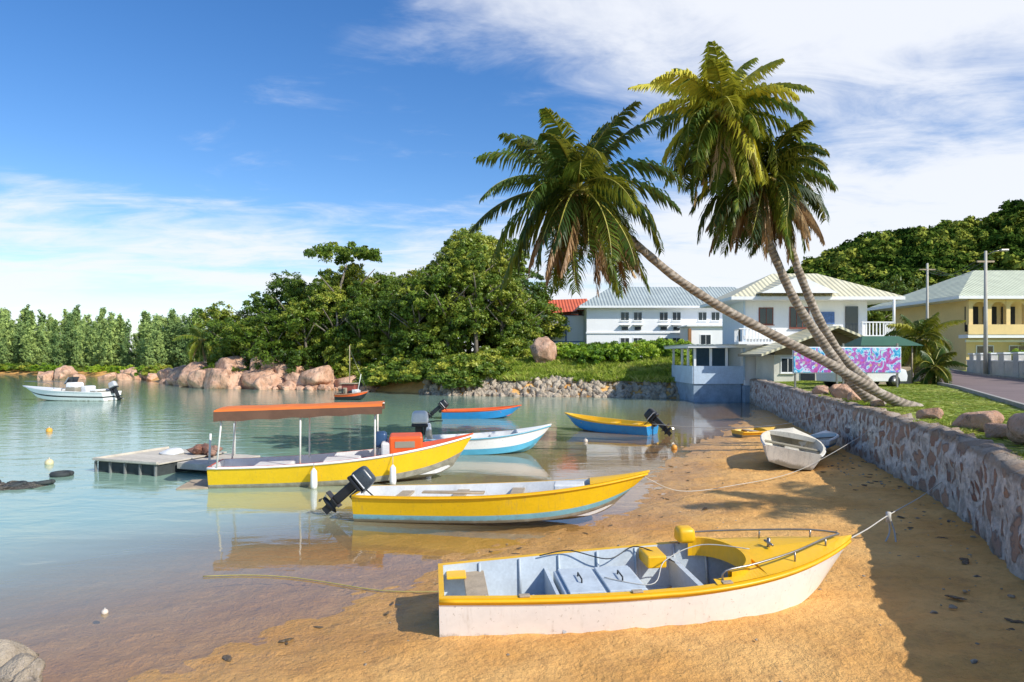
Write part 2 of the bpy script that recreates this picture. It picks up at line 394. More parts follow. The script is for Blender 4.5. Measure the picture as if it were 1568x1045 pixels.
def trunk_mesh(seed):
    rs=random.Random(seed); V=[];F=[]
    def add(p,r):
        v,f=tube_geo(p,r,7); o=len(V); V.extend(v); F.extend([tuple(i+o for i in q) for q in f])
    add([(0,0,-.1),(rs.uniform(-.02,.02),.02,.3),(rs.uniform(-.06,.06),rs.uniform(-.05,.05),.65),(0,0,.85)],[.022,.017,.011,.004])
    for k in range(7):
        a=k*.9+rs.random(); z=rs.uniform(.3,.6)
        add([(0,0,z),(.12*math.cos(a),.12*math.sin(a),z+.12),(.28*math.cos(a),.28*math.sin(a),z+.24)],[.010,.007,.003])
    return make_mesh('trunk',V,F,bark,smooth=True)
TM=[trunk_mesh(i) for i in range(3)]
def tree(name,x,y,top,r,parent=None,cr=None):
    g0=h1(x,y); hgt=top-g0
    e=empty(name,(x,y,g0),(0,0,R.uniform(0,6.28)),parent)
    inst('trunk',R.choice(TM),(0,0,0),(0,0,0),(hgt*1.1,hgt*1.1,hgt),e)
    if cr is not None:
        rz=r; inst('crown',cr,(0,0,hgt-rz*.35),(0,0,0),(r,r,rz),e); return e
    rt=r*R.uniform(.5,.8)
    inst('crown',R.choice(CW),(R.uniform(-.6,.6),R.uniform(-.6,.6),hgt-rt*.85),(R.uniform(-.5,.5),R.uniform(-.5,.5),R.uniform(0,6)),(rt,rt,rt*.95),e)
    z=hgt-rt*1.35; k=0
    while z>1.0 and k<4:
        rr=r*R.uniform(.6,1.); a=R.uniform(0,6.28); off=r*.45
        inst('crown',R.choice(CW),(off*math.cos(a),off*math.sin(a),z-rr*.2),(R.uniform(-.5,.5),R.uniform(-.5,.5),R.uniform(0,6)),(rr,rr,rr*R.uniform(.8,1.05)),e)
        z-=rr*.95; k+=1
    return e
W=empty('island_woodland')
sky_x=[-40,-36,-31.5,-28,-25,-20,-16,-12,-10,-6.5,-3.3,0,2.5,4.5]
sky_z=[5.5,6.8,8.4,9.4,11.6,13.2,13.4,12.4,13.6,16.2,17.4,15.6,11.0,6]
def topz(x): return float(np.interp(x,sky_x,sky_z))
for (x,y) in [(-37,86),(-32,77),(-28.5,77),(-25,77),(-21,77),(-14,78),(-11.5,76),(-7,75),(-3.8,74),(-.6,74),(2.0,76),(-18,76),(-16,82),(-8.5,80),(-1.5,79),(-5,77)]:
    tree('tree',x,y,topz(x*75/y)+(y-75)*.16+R.uniform(-1.6,.5),R.uniform(2.4,3.7),W)
for (x,y,k) in [(-30,75,.6),(-28,73.5,.62),(-25.5,73,.65),(-22,72.5,.62),(-18.5,71.5,.66),(-15.5,70,.66),(-12.5,69,.66),(-9.5,67.5,.66),(-6.3,66.5,.68),(-3.4,66.5,.68),(-.8,68,.70),(1.3,70,.70),(-5,70,.85),(-8.5,71,.82),(-12,72,.82),(-20,74,.85),(-15.5,73,.8),(-1.5,71,.85),(-24,74.5,.85)]:
    tree('tree',x,y,topz(x*75/y)*k+R.uniform(-1.2,1.2)+.8,R.uniform(1.9,3.2),W)
tree('umbrella_tree',-17.8,73.5,15.4,4.0,None,CU)
for k in range(100):
    x=R.uniform(-40,-1); y=float(np.interp(x,FAR_X,FAR_Y))+R.uniform(.8,5.5); s=R.uniform(1.0,2.0)
    m=R.choice(CB) if (x<-14 and R.random()<.55) else R.choice(CD)
    inst('bush',m,(x,y+ (1.5 if x<-16 else 0),h1(x,y)+s*.35),(0,0,R.uniform(0,6)),(s*1.2,s*1.2,s),W)
for k in range(26):
    x=R.uniform(-14,-4); y=float(np.interp(x,FAR_X,FAR_Y))+R.uniform(.4,2.5); s=R.uniform(1.2,2.0)
    inst('bush',R.choice(CD),(x,y,h1(x,y)+s*.3),(0,0,R.uniform(0,6)),(s*1.2,s*1.2,s),W)
B=empty('embankment_shrubs')
for k in range(75):
    x=R.uniform(4.5,17.5); y=R.uniform(62,69); s=R.uniform(.7,1.5)
    inst('bush',R.choice(CB+CD[:1]),(x,y,h1(x,y)+s*.5),(0,0,R.uniform(0,6)),(s*1.1,s,s*1.15),B)
for k in range(20):
    x=R.uniform(-3,6); y=R.uniform(65.5,69); s=R.uniform(.6,1.2)
    inst('bush',R.choice(CB),(x,y,h1(x,y)+s*.4),(0,0,R.uniform(0,6)),(s,s,s),B)
def grassmesh(seed,n=420,h=.45,rad=1.):
    rs=np.random.RandomState(seed); a=rs.uniform(0,6.28,n); r=rad*np.sqrt(rs.uniform(0,1,n))
    P=np.stack([r*np.cos(a),r*np.sin(a),np.zeros(n)],1); b=rs.uniform(0,6.28,n); w=.022
    s=np.stack([np.cos(b),np.sin(b),0*b],1)*w; hh=h*rs.uniform(.4,1.1,n)
    ln=np.stack([rs.normal(size=n)*.14,rs.normal(size=n)*.14,hh],1)
    V=np.stack([P-s,P+s,P+ln*.6+s*.8,P+ln*np.array([1.7,1.7,1])],1).reshape(-1,3)
    return make_mesh('grass_tuft',V,np.arange(n*4).reshape(-1,4),leaf_grass,attrs={'tint':np.repeat(rs.uniform(0,1,n),4)})
GM=[grassmesh(i,300) for i in range(3)]; GS=[grassmesh(10+i,300,.06) for i in range(2)]
G=empty('embankment_grass')
for k in range(400):
    x=R.uniform(-4.5,17); y=float(np.interp(x,FAR_X,FAR_Y))+R.uniform(1.9,9)
    inst('tuft',R.choice(GM),(x,y,h1(x,y)),(0,0,R.uniform(0,6)),(1,1,R.uniform(.6,1.4)),G)
G=empty('lawn_grass')
ROAD_Y=[-10,4,18,32,50,75,100,160]; ROAD_X=[4.9,9.6,14.2,21,28.6,41,54,84]; RW=5.2
for k in range(220):
    y=R.uniform(8,44); a=float(wallx(y))+1.5; b_=float(np.interp(y,ROAD_Y,ROAD_X))-1.0
    if b_<=a: continue
    x=R.uniform(a,b_); inst('tuft',R.choice(GS),(x,y,h1(x,y)),(0,0,R.uniform(0,6)),(1,1,1),G)
for k in range(22):
    y=R.uniform(8,30); x=float(wallx(y))+R.uniform(.5,.65)
    inst('tuft',R.choice(GM),(x,y,1.6),(0,0,R.uniform(0,6)),(.2,.4,R.uniform(.2,.4)),G)
W=empty('casuarina_treeline')
for k in range(190):
    x=R.uniform(-135,-42); y=float(np.interp(x,FAR_X,FAR_Y))+R.uniform(3,24)
    if x>-58: y=max(y,118)
    hgt=R.uniform(6.0,11.8)*y/140
    inst('casuarina',R.choice(CC),(x,y,h1(x,y)-.3),(R.uniform(-.07,.07),R.uniform(-.07,.07),R.uniform(0,6)),(hgt*R.uniform(.8,1.25),hgt*R.uniform(.8,1.25),hgt),W)
for k in range(90):
    x=R.uniform(-135,-40); y=float(np.interp(x,FAR_X,FAR_Y))+R.uniform(.5,6); s=R.uniform(.8,1.8)
    inst('bush',R.choice(CB+CD),(x,y,.8),(0,0,R.uniform(0,6)),(s*1.4,s,s),W)
W=empty('hill_forest')
n_=0
while n_<560:
    x=R.uniform(35,190); y=R.uniform(100,205)
    if x/y>.84 or x/y<.38: continue
    n_+=1
    s=R.uniform(2.2,5.6)*(1 if y>125 else .8)
    inst('tree_crown',R.choice(CH),(x,y,h1(x,y)+s*.4),(R.uniform(-.2,.2),R.uniform(-.2,.2),R.uniform(0,6)),(s,s,s*R.uniform(.65,1.15)),W)
tree('broadleaf_tree',28.5,98,13.0,3.6)
tree('broadleaf_tree',45,88,12.5,4.0); tree('broadleaf_tree',50,90,13.5,4.5)
tree('broadleaf_tree',40,84,10.5,3.6); tree('broadleaf_tree',58,92,13,5)
# ------------------------------------------------------------ palms
pbark,t=mk('palm_bark')
tc=t.n('ShaderNodeNewGeometry').outputs['Position']
zz=t.n('ShaderNodeSeparateXYZ',I={0:tc}).outputs
ring=t.math('SINE',t.math('MULTIPLY',t.math('ADD',t.math('ADD',zz[2],t.math('MULTIPLY',zz[0],-.5)),t.math('MULTIPLY',t.noise(tc,3,3),.12)),42.))
c=t.mix(t.ss(ring,-.6,.6),(.36,.29,.22),(.20,.16,.12)); c=t.mix(t.ss(t.noise(tc,3,5,.7),.45,.7),c,(.50,.43,.35))
b=t.n('ShaderNodeBsdfPrincipled',I={'Base Color':c,'Roughness':.9})
bp=t.n('ShaderNodeBump',I={'Strength':.5,'Distance':.03,'Height':ring}); t.l(bp.outputs[0],b.inputs['Normal'])
t.l(b.outputs[0],t.n('ShaderNodeOutputMaterial').inputs[0])
coco=M('coconut',(.42,.30,.05),.5,.4,5)
rach=M('rachis',(.48,.44,.08),.5,.3,4)
def frond(V,F,T,MI,az,e0,L,droop,rs,tint,ll=.8,dead=False,nseg=16,nleaf=56,twist=0):
    A=Vector((math.cos(az),math.sin(az),0)); Sd=Vector((-math.sin(az),math.cos(az),0)); up=Vector((0,0,1))
    p=Vector((0,0,0)); pts=[]; tans=[]; bend=rs.uniform(-.4,.4)
    for i in range(nseg+1):
        s=i/nseg; e=e0-droop*s**1.25
        e=max(e,-1.5)
        d=(A*math.cos(e)+up*math.sin(e)+Sd*bend*s).normalized()
        pts.append(p.copy()); tans.append(d); p=p+d*L/nseg
    v,f=tube_geo(pts,[.035*(1-.85*i/nseg) for i in range(nseg+1)],4,False)
    o=len(V); V.extend(v); F.extend([tuple(i+o for i in q) for q in f]); T.extend([.9*tint+.1]*len(v)); MI.extend([2 if dead else 1]*len(f))
    for k in range(nleaf):
        s=.10+.90*(k+.5)/nleaf; u=s*nseg; i=min(int(u),nseg-1); fr=u-i
        c=pts[i].lerp(pts[i+1],fr); tn=tans[i].lerp(tans[min(i+1,nseg)],fr).normalized()
        side=tn.cross(up)
        if side.length<.15: side=Sd.copy()
        side.normalize()
        if twist: side=(side*math.cos(twist)+up*math.sin(twist)).normalized()
        nrm=side.cross(tn)
        prof=(math.sin(math.pi*min(1,.14+.84*s)**.8)**.55)
        l=ll*max(.3,prof)*rs.uniform(.85,1.12)
        if dead: l*=.85
        for sg in (-1,1):
            if rs.random()<(.12 if dead else .05): continue
            d1=(side*sg*(.75 if not dead else .38)+tn*.6+Vector((0,0,-.22 if not dead else -.8))+Vector(rs.normal(size=3))*.09).normalized()
            d2=(d1+Vector((0,0,-1.1))+tn*.15+Vector(rs.normal(size=3))*.12).normalized()
            w=(tn*.75+nrm*.35).normalized()*(.034 if not dead else .042)
            m=c+d1*l*.5; tp=m+d2*l*.5; o=len(V)
            V.extend([tuple(c-w*.6),tuple(c+w*.6),tuple(m+w),tuple(m-w),tuple(tp)])
            F.append((o,o+1,o+2,o+3)); F.append((o+3,o+2,o+4)); MI.extend([2 if dead else 0]*2)
            tt=min(1.3,max(0,tint+rs.uniform(-.15,.15))); T.extend([tt]*5)
def palm(name,base,path,L,seed,nf=34,ndead=9,r0=.17,r1=.10,lean=(0,0),ll=.8,bright=0):
    rs=np.random.RandomState(seed); e=empty(name,base)
    pts=curve_pts([Vector(p)-Vector(base) for p in path],40)
    rad=[(r0*1.55-(r0*.55)*min(1,i/3) if i<3 else r0+(r1-r0)*i/39)*(1+.05*math.sin(i*2.3)) for i in range(40)]
    tube('trunk',pts,rad,pbark,e,12)
    V=[];F=[];T=[];MI=[]
    for k in range(nf):
        u=k/nf; az=k*2.39996+rs.uniform(-.4,.4)
        e0=math.radians(76-134*u**.90)+rs.uniform(-.18,.18)
        dr=math.radians(54+40*math.sin(math.pi*min(1,u*.9))+rs.uniform(-20,20))
        if u>.75: dr*=.6
        yel=rs.random()<(.16+.30*u)
        frond(V,F,T,MI,az,e0,L*rs.uniform(.80,1.12)*(.82 if u<.12 else 1),dr,rs,bright+rs.uniform(-.05,.40)+(rs.uniform(.45,.8) if yel else 0),ll*rs.uniform(.85,1.1),twist=rs.uniform(-.5,.5))
    for k in range(ndead):
        frond(V,F,T,MI,rs.uniform(0,6.28) if k%2 else -math.pi/2+rs.uniform(-1.2,1.2),math.radians(rs.uniform(-68,-25)),L*rs.uniform(.75,1.05),math.radians(45),rs,rs.uniform(.2,1.2),ll*.9,True)
    o=mobj('fronds',V,F,[leaf_palm,rach,leaf_dead],MI,parent=e,attrs={'tint':T}); o.location=pts[-1]
    o.rotation_euler=(lean[0],lean[1],0)
    bm=bmesh.new()
    for k in range(16):
        a=rs.uniform(0,6.28); rr=rs.uniform(.2,.38)
        bmesh.ops.create_icosphere(bm,subdivisions=2,radius=.13,matrix=Matrix.Translation((rr*math.cos(a),rr*math.sin(a),rs.uniform(-.4,-.1))))
    me=bpy.data.meshes.new('coconuts'); bm.to_mesh(me); bm.free(); me.materials.append(coco)
    me.polygons.foreach_set('use_smooth',np.ones(len(me.polygons),dtype=bool))
    inst('coconuts',me,pts[-1],parent=e)
    return e
palm('coconut_palm',(12.9,21.7,1.5),[(12.9,21.7,1.5),(11.5,21.4,2.1),(9.7,21,3.05),(8.0,20.7,3.85),(6.35,20.4,4.65),(4.9,20.1,5.5),(3.8,19.9,6.35),(2.7,19.8,7.3),(1.9,19.8,8.05)],3.35,12,46,20,lean=(0,-.10),ll=.9)
palm('coconut_palm',(12.3,22.8,1.5),[(12.3,22.8,1.5),(11.2,22.5,2.4),(10.1,22.2,3.7),(9.1,21.9,5.0),(8.4,21.7,6.3),(7.7,21.5,7.8),(7.1,21.4,9.3),(6.55,21.3,10.9)],2.85,23,42,9,lean=(.05,.0),ll=.85)
palm('coconut_palm',(12.9,23.2,1.5),[(12.9,23.2,1.5),(12.1,23.1,2.3),(11.1,22.9,3.2),(10.2,22.6,4.4),(9.5,22.4,5.8),(8.9,22.2,7.2),(8.4,22.1,8.2),(8.1,22.0,9.0)],2.9,31,42,22,lean=(.05,.05),ll=.85)
palm('coconut_palm',(-35.4,78.6,.8),[(-35.4,78.6,.8),(-35.3,78.5,3),(-35.6,78.4,5.3)],3.2,41,24,2,.2,.14,ll=.9,bright=.4)
palm('coconut_palm',(18.5,6.0,1.7),[(18.5,6.0,1.7),(18.2,6.0,4),(17.7,6.2,7),(17.1,6.4,9.8)],3.0,51,24,4,.2,.12)
palm('young_palm',(24.3,41,1.8),[(24.3,41,1.7),(24.4,41,3.0),(24.5,41,4.3)],2.5,43,26,5,.2,.14,ll=.8)
palm('young_palm',(22.9,37,1.7),[(22.9,37,1.7),(22.9,37,2.2),(22.9,37,2.7)],1.6,45,16,2,.14,.1,ll=.6)
# ------------------------------------------------------------ boats
WHITE=M('paint_white',(.90,.89,.86),.35,.10,2,grime=.13)
YEL=M('paint_yellow',(.90,.50,.012),.4,.14,2,stain=.28)
YELG=M('paint_yellow_hull',(.92,.58,.010),.38,.12,2,grime=.02,stain=.16)
GREY=M('paint_greyblue',(.56,.63,.68),.5,.25,3,stain=.5)
CYAN=M('paint_cyan',(.10,.42,.56),.45,.2,3,grime=.1)
BLUE=M('paint_blue',(.02,.26,.58),.4,.2,3,grime=.05)
ORG=M('paint_orange',(.88,.13,.02),.45,.2,3)
CREAM=M('paint_cream',(.84,.78,.64),.6,.3,3,stain=.5,grime=.12)
DIRTY=M('antifoul',(.42,.40,.31),.8,.5,6,grime=.15)
BLACK=M('black_plastic',(.018,.02,.024),.35,.2,5)
STEEL=M('steel_pipe',(.35,.33,.30),.35,.3,8,metal=.8)
WOOD=M('weathered_wood',(.48,.38,.26),.8,.35,6,.3)
INW=M('inner_white',(.76,.76,.74),.6,.2,4,stain=.35)
CANV=M('canvas_orange',(.84,.20,.03),.7,.2,3); CANB=M('canvas_brown',(.17,.085,.05),.8,.3,3)
ROPE=M('rope',(.60,.57,.50),.9,.2,8); WP=M('white_pole',(.80,.78,.72),.5,.2,4,stain=.2)
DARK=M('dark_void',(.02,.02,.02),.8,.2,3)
GLASS=M('window_glass',(.03,.04,.05),.12,.2,1)
def profile(L,B,s0=.8,tm=.42,g0=.5,g1=.9,k0=0,kr=.3,rake=.45,sp=2.2,pw=2.2):
    def hb(t):
        if t<tm: q=t/tm; return B*(s0+(1-s0)*math.sin(q*math.pi/2))
        p=(t-tm)/(1-tm); return B*(1-p**pw)+.012
    return dict(L=L,hb=hb,zg=lambda t:g0+(g1-g0)*t**sp,zk=lambda t:k0+kr*t**7,rake=rake)
def xat(P,t,z):
    zg,zk=P['zg'](t),P['zk'](t); f=(z-zk)/max(zg-zk,1e-3)
    return P['L']*t-P['rake']*(1-f)*t**5
def hull(e,P,bands,rim,inner,floorm,fz,deck=None,c=.78,rail=None,rimw=.06,bottom=None,ch=.13):
    N=30; bot=bottom or bands[0][1]
    mats=[];mi={}
    def mid(m):
        if m.name not in mi: mi[m.name]=len(mats); mats.append(m)
        return mi[m.name]
    ts=[1-(1-i/(N-1))**1.4 for i in range(N)]
    secs=[];rm=[mid(bot)]+[mid(m) for f,m in bands]+[mid(rim),mid(inner),mid(floorm)]
    for t in ts:
        zg,zk,h=P['zg'](t),P['zk'](t),P['hb'](t)
        zc=zk+(ch+.2*t**4)*(zg-zk); r=[(0,zk),(c*h,zc)]
        for f,m in bands: r.append((h*(c+(1-c)*f**.7),zc+(zg-zc)*f))
        zf=max(fz,zk+.06); zf=min(zf,zg-.02)
        iw=max(h-rimw,.002)
        r+= [(iw,zg),(max(min(c*h+(h-c*h)*.3-rimw-.01,iw),.001),zf),(0,zf+.001)]
        secs.append([(xat(P,t,z),y,z) for y,z in r])
    m=len(secs[0]); V=[];F=[];MI=[]
    for sg in (-1,1):
        o=len(V)
        for s in secs: V+= [(x,sg*y,z) for x,y,z in s]
        for i in range(N-1):
            for j in range(m-1):
                q=(o+i*m+j,o+(i+1)*m+j,o+(i+1)*m+j+1,o+i*m+j+1)
                F.append(q if sg<0 else q[::-1]); MI.append(rm[j])
    nb=2+len(bands)
    s=secs[0]; o=len(V)
    for x,y,z in s[:nb]: V+=[(x,-y,z),(x,y,z)]
    for j in range(nb-1): F.append((o+2*j,o+2*j+2,o+2*j+3,o+2*j+1)); MI.append(rm[j])
    z0=s[-1][2]; yt=s[nb][1]; yb=s[nb+1][1]; zt=s[nb-1][2]; yo=s[nb-1][1]; o=len(V)
    V+=[(.06,-yb,z0),(.06,yb,z0),(.06,yt,zt),(.06,-yt,zt),(0,-yo,zt+.004),(0,yo,zt+.004),(.06,yt,zt+.004),(.06,-yt,zt+.004)]
    F+=[(o,o+1,o+2,o+3),(o+4,o+5,o+6,o+7)]; MI+=[mid(inner),mid(rim)]
    hl=mobj('hull',V,F,mats,MI,parent=e)
    hl.data.polygons.foreach_set('use_smooth',np.ones(len(F),dtype=bool))
    try: hl.data.set_sharp_from_angle(angle=math.radians(28))
    except Exception: pass
    if rail:
        for sg in (-1,1):
            pts=[(xat(P,t,P['zg'](t)-.035)+.0,sg*(P['hb'](t)+.004),P['zg'](t)-.035) for t in [i/29 for i in range(30)]]
            tube('rub_rail',pts,.022,rail,e,6)
    if deck:
        t0,dm=deck; V=[];F=[];n=12
        for i in range(n):
            t=t0+(1-t0)*i/(n-1); zg=P['zg'](t); h=P['hb'](t); x=xat(P,t,zg)
            V+=[(x,-h*.985,zg+.006),(x,-h*.5,zg+.03+.03*h),(x,0,zg+.04+.045*h),(x,h*.5,zg+.03+.03*h),(x,h*.985,zg+.006)]
        for i in range(n-1):
            for j in range(4): F.append((i*5+j,(i+1)*5+j,(i+1)*5+j+1,i*5+j+1))
        o=len(V); V+=[(V[0][0]+.004,V[0][1]*.93,P['zg'](t0)-.09),(V[4][0]+.004,V[4][1]*.93,P['zg'](t0)-.09)]
        F.append((0,1,2,3,4,o+1,o))
        mobj('foredeck',V,F,dm,parent=e,smooth=False)
def thwart(e,P,t,w,z,mat,th=.04,name='thwart'):
    h=P['hb'](t)-.08; x=P['L']*t
    return box(name,x-w/2,x+w/2,-h,h,z-th,z,mat,e,.006)
def outboard(e,loc,tilt,cm,sc_=1.,yaw=0):
    o=empty('outboard_motor',loc,(0,tilt,yaw),e,sc_)
    c=box('cowl',-.42,.10,-.17,.17,.10,.48,cm,o,.10,0,.16,5)
    box('cowl_base',-.40,.08,-.155,.155,.02,.10,BLACK,o,.02)
    box('cowl_stripe',-.36,.04,-.172,.172,.17,.20,INW,o,.01)
    box('bracket',-.06,.08,-.12,.12,-.22,.05,BLACK,o,.02)
    box('leg',-.30,-.08,-.06,.06,-.55,.03,BLACK,o,.03)
    box('anti_ventilation_plate',-.46,-.02,-.12,.12,-.57,-.55,BLACK,o,.005)
    tube('gearcase',[(.02,0,-.72),(-.06,0,-.72),(-.25,0,-.72),(-.38,0,-.72),(-.42,0,-.72)],[.01,.05,.065,.05,.03],BLACK,o,10)
    box('skeg',-.26,-.08,-.012,.012,-.92,-.76,BLACK,o,.003); box('lower_leg',-.28,-.07,-.035,.035,-.70,-.57,BLACK,o,.01)
    for k in range(3):
        a=k*2.094; V=[(-.42,.02*math.cos(a),-.72+.02*math.sin(a)),(-.39,.12*math.cos(a+.35),-.72+.12*math.sin(a+.35)),(-.42,.15*math.cos(a),-.72+.15*math.sin(a)),(-.45,.12*math.cos(a-.35),-.72+.12*math.sin(a-.35))]
        mobj('blade',V,[(0,1,2,3)],STEEL,parent=o)
    tube('tiller',[(.05,0,.14),(.3,0,.18),(.5,0,.18)],.018,BLACK,o,6)
    return o
def boat(name,stern,bow,z,pitch=0,roll=0):
    dx,dy=bow[0]-stern[0],bow[1]-stern[1]
    return empty(name,(stern[0],stern[1],z),(roll,-pitch,math.atan2(dy,dx)))
# --- 1 front boat
e=boat('wooden_rowing_boat',(-.86,8.08),(4.28,8.68),-.03,math.radians(1.0),math.radians(2.5))
P=profile(5.2,.80,.70,.5,.61,.86,0,.30,.42,3,2.4)
hull(e,P,[(.62,WHITE),(.86,WHITE),(1,YEL)],YEL,GREY,GREY,.12,(.72,YEL),rail=YEL,rimw=.08,ch=.06,c=.84)
for t in (.1,.2,.3,.4,.5,.6,.68):
    for sg in (-1,1):
        h=P['hb'](t)-.10
        tube('rib',[(5.2*t,sg*(h*.84),.14),(5.2*t,sg*(h-.0),P['zg'](t)-.01)],.018,GREY,e,5)
thwart(e,P,.085,.26,.50,WOOD)
box('thwart_yellow_end',.10,.34,.26,.50,.505,.535,YEL,e,.01)
box('engine_box',1.45,2.45,-.42,.45,.12,.48,GREY,e,.015)
box('engine_box_lid',1.50,1.92,-.38,.41,.483,.515,GREY,e,.01)
box('engine_box_lid',1.97,2.41,-.38,.41,.483,.515,GREY,e,.01)
box('partition',1.36,1.40,-.66,.66,.12,.46,GREY,e)
tube('handle',[(1.7,-.1,.515),(1.7,-.1,.56),(1.7,.12,.56),(1.7,.12,.515)],.01,BLACK,e,6)
tube('handle',[(2.2,-.1,.515),(2.2,-.1,.56),(2.2,.12,.56),(2.2,.12,.515)],.01,BLACK,e,6)
box('side_seat',2.65,2.9,.32,.72,.48,.64,YEL,e,.02)
box('front_thwart',3.05,3.12,-.66,.66,.14,.50,GREY,e)
pts=[]
for i in range(25):
    a=-math.pi/2+math.pi*i/24
    pts.append((3.32+.45*math.cos(a),.66*math.sin(a)))
V=[];F=[]
for x,y in pts:
    k=.93; zt=.70+.05*(x-3.3)
    V+=[(x,y,zt-.18),(x,y,zt+.06),(3.2+(x-3.2)*k-.02,y*k,zt+.06),(3.2+(x-3.2)*k-.02,y*k,zt-.18)]
for i in range(24):
    for j in range(4): F.append((i*4+j,(i+1)*4+j,(i+1)*4+(j+1)%4,i*4+(j+1)%4))
mobj('coaming',V,F,YEL,parent=e,smooth=False)
for sg in (-1,1):
    V=[];F=[]
    for i in range(16):
        x=3.1+.74*i/15; t=x/5.2; h=P['hb'](t)*.985; a=min(1,max(-1,(x-3.32)/.45)); yi=.66*math.sqrt(max(0,1-max(0,a)**2)); yi=min(yi,h-.05)
        V+=[(x,sg*h,P['zg'](t)+.008),(x,sg*yi,P['zg'](t)+.03)]
    for i in range(15): F.append((2*i,2*i+1,2*i+3,2*i+2))
    mobj('side_deck',V,F,YEL,parent=e)
for sg in (-1,1):
    pts=curve_pts([(3.2,sg*.70,.66),(3.22,sg*.70,.79),(3.6,sg*.64,.83),(4.2,sg*.44,.88),(4.7,sg*.20,.93),(4.98,sg*.05,.93),(5.03,0,.92)],24)
    tube('bow_rail',pts,.013,STEEL,e,6)
    tube('bow_rail_post',[(4.2,sg*.45,.73),(4.2,sg*.44,.88)],.011,STEEL,e,6)
    tube('bow_rail_post',[(4.75,sg*.18,.79),(4.75,sg*.17,.93)],.011,STEEL,e,6)
box('yellow_bucket',3.12,3.36,.48,.72,.72,.92,YEL,e,.06,0,.05,4)
tube('bollard',[(4.1,0,.75),(4.1,0,.91)],.022,STEEL,e); tube('bollard_bar',[(4.1,-.1,.85),(4.1,.1,.85)],.016,STEEL,e)
tube('mooring_line',curve_pts([(2.0,.0,.53),(2.5,-.3,.53),(2.8,.1,.66),(3.3,.2,.80),(3.8,-.1,.82)],30),.007,ROPE,e,5)
tube('fuel_line',curve_pts([(1.3,.6,.63),(1.7,.62,.67),(2.2,.55,.56),(2.6,.65,.67),(3.0,.3,.56)],30),.008,BLACK,e,5)
for (x,y) in ((.6,-.35),(.95,-.1),(.9,.2)): box('floor_board',x-.1,x+.35,y,y+.2,.125,.145,WOOD,e,.004)
for t in (.18,.42,.62):
    h=P['hb'](t); box('oarlock_block',5.2*t-.06,5.2*t+.06,-h+.005,-h+.075,P['zg'](t)+.003,P['zg'](t)+.022,WOOD,e,.004)
# --- 2 yellow boat, mid
e=boat('yellow_fishing_boat',(-3.05,13.75),(2.65,13.2),-.07,math.radians(.8))
P=profile(5.75,.68,.78,.4,.60,.98,0,.42,.62,3,2.0)
CY2=M('paint_cyan2',(.24,.54,.62),.45,.25,3,grime=.12)
hull(e,P,[(.10,DIRTY),(.28,CY2),(1,YELG)],YEL,INW,INW,.18,(.80,YEL),rail=YEL)
for t in (.15,.35,.55): thwart(e,P,t,.25,P['zg'](t)-.10,WOOD)
box('white_box',3.9,4.5,-.2,.25,.45,.76,INW,e,.03)
tube('oar',[(1.4,-.5,.66),(2.6,-.66,.68)],.02,WOOD,e); box('board',1.4,2.6,-.60,-.42,.66,.685,WOOD,e)
outboard(e,(-.02,0,.58),math.radians(50),M('cowl_dark',(.05,.065,.08),.3,.2,4),.9)
# --- 3 covered yellow boat
e=boat('canopy_boat',(-7.5,17.25),(-1.05,18.2),-.12,math.radians(.5))
P=profile(6.55,.85,.82,.4,.66,1.22,0,.4,.55,2.6,2.2)
hull(e,P,[(.22,DIRTY),(.9,YELG),(1,WHITE)],ORG,INW,INW,.25,(.76,ORG),rail=WHITE)
box('stern_platform',-.75,-.01,-.6,.6,.05,.16,WOOD,e,.02)
cz=2.0
for (x,y,zt) in [(.35,-.72,cz),(.35,.72,cz),(2.2,-.78,cz),(2.2,.78,cz),(4.0,-.70,cz+.06),(4.0,.70,cz+.06)]:
    tube('post',[(x-.12 if x<1 else x,y,.6),(x+.02,y*.98,zt)],.024,WP,e,6)
V=[];F=[]
for i in range(13):
    x=.2+4.0*i/12
    for j,y in enumerate([-.82,-.79,-.4,0,.4,.79,.82]):
        V.append((x,y,cz+.06*i/12+[-.0,.04,.06,.07,.06,.04,0][j]+.008*math.sin(i*1.7)))
for i in range(12):
    for j in range(6): F.append((i*7+j,(i+1)*7+j,(i+1)*7+j+1,i*7+j+1))
mobj('canopy_top',V,F,CANV,parent=e,smooth=True)
for sg in (-1,1):
    V=[];F=[]
    for i in range(25):
        x=.2+4.0*i/24; z=cz+.06*i/24; V+=[(x,sg*.84,z+.01),(x,sg*.845,z-.23+.015*math.sin(i*1.3)+.02*i/24*3)]
    for i in range(24): F.append((2*i,2*i+2,2*i+3,2*i+1))
    mobj('canopy_valance',V,F,CANB,parent=e)
    tube('canopy_frame',[(.2,sg*.8,cz-.01),(4.2,sg*.8,cz+.05)],.02,WP,e,6)
box('console',4.15,4.75,-.5,.5,.30,1.12,INW,e,.05); box('console_red',4.35,5.2,-.52,.52,.80,1.26,ORG,e,.05)
box('console_window',4.5,5.0,-.53,-.515,.98,1.14,WHITE,e)
box('spare_motor',3.95,4.3,-.15,.3,.95,1.35,M('cowl_blue',(.03,.08,.18),.35,.2,4),e,.09,0,.1,5)
box('bench',2.7,3.6,-.5,.45,.45,.70,INW,e,.04); box('engine_hatch',1.0,1.9,-.45,.45,.3,.62,INW,e,.04)
for x in (2.55,4.45):
    t_=x/6.55; y=-P['hb'](t_)-.10
    tube('fender',[(x,y,.60),(x,y,.52),(x,y,.2),(x,y,.08),(x,y,.02)],[.02,.075,.085,.07,.02],WHITE,e,12); tube('fender_line',[(x,y,.6),(x,y+.08,P['zg'](t_))],.008,ROPE,e,5)
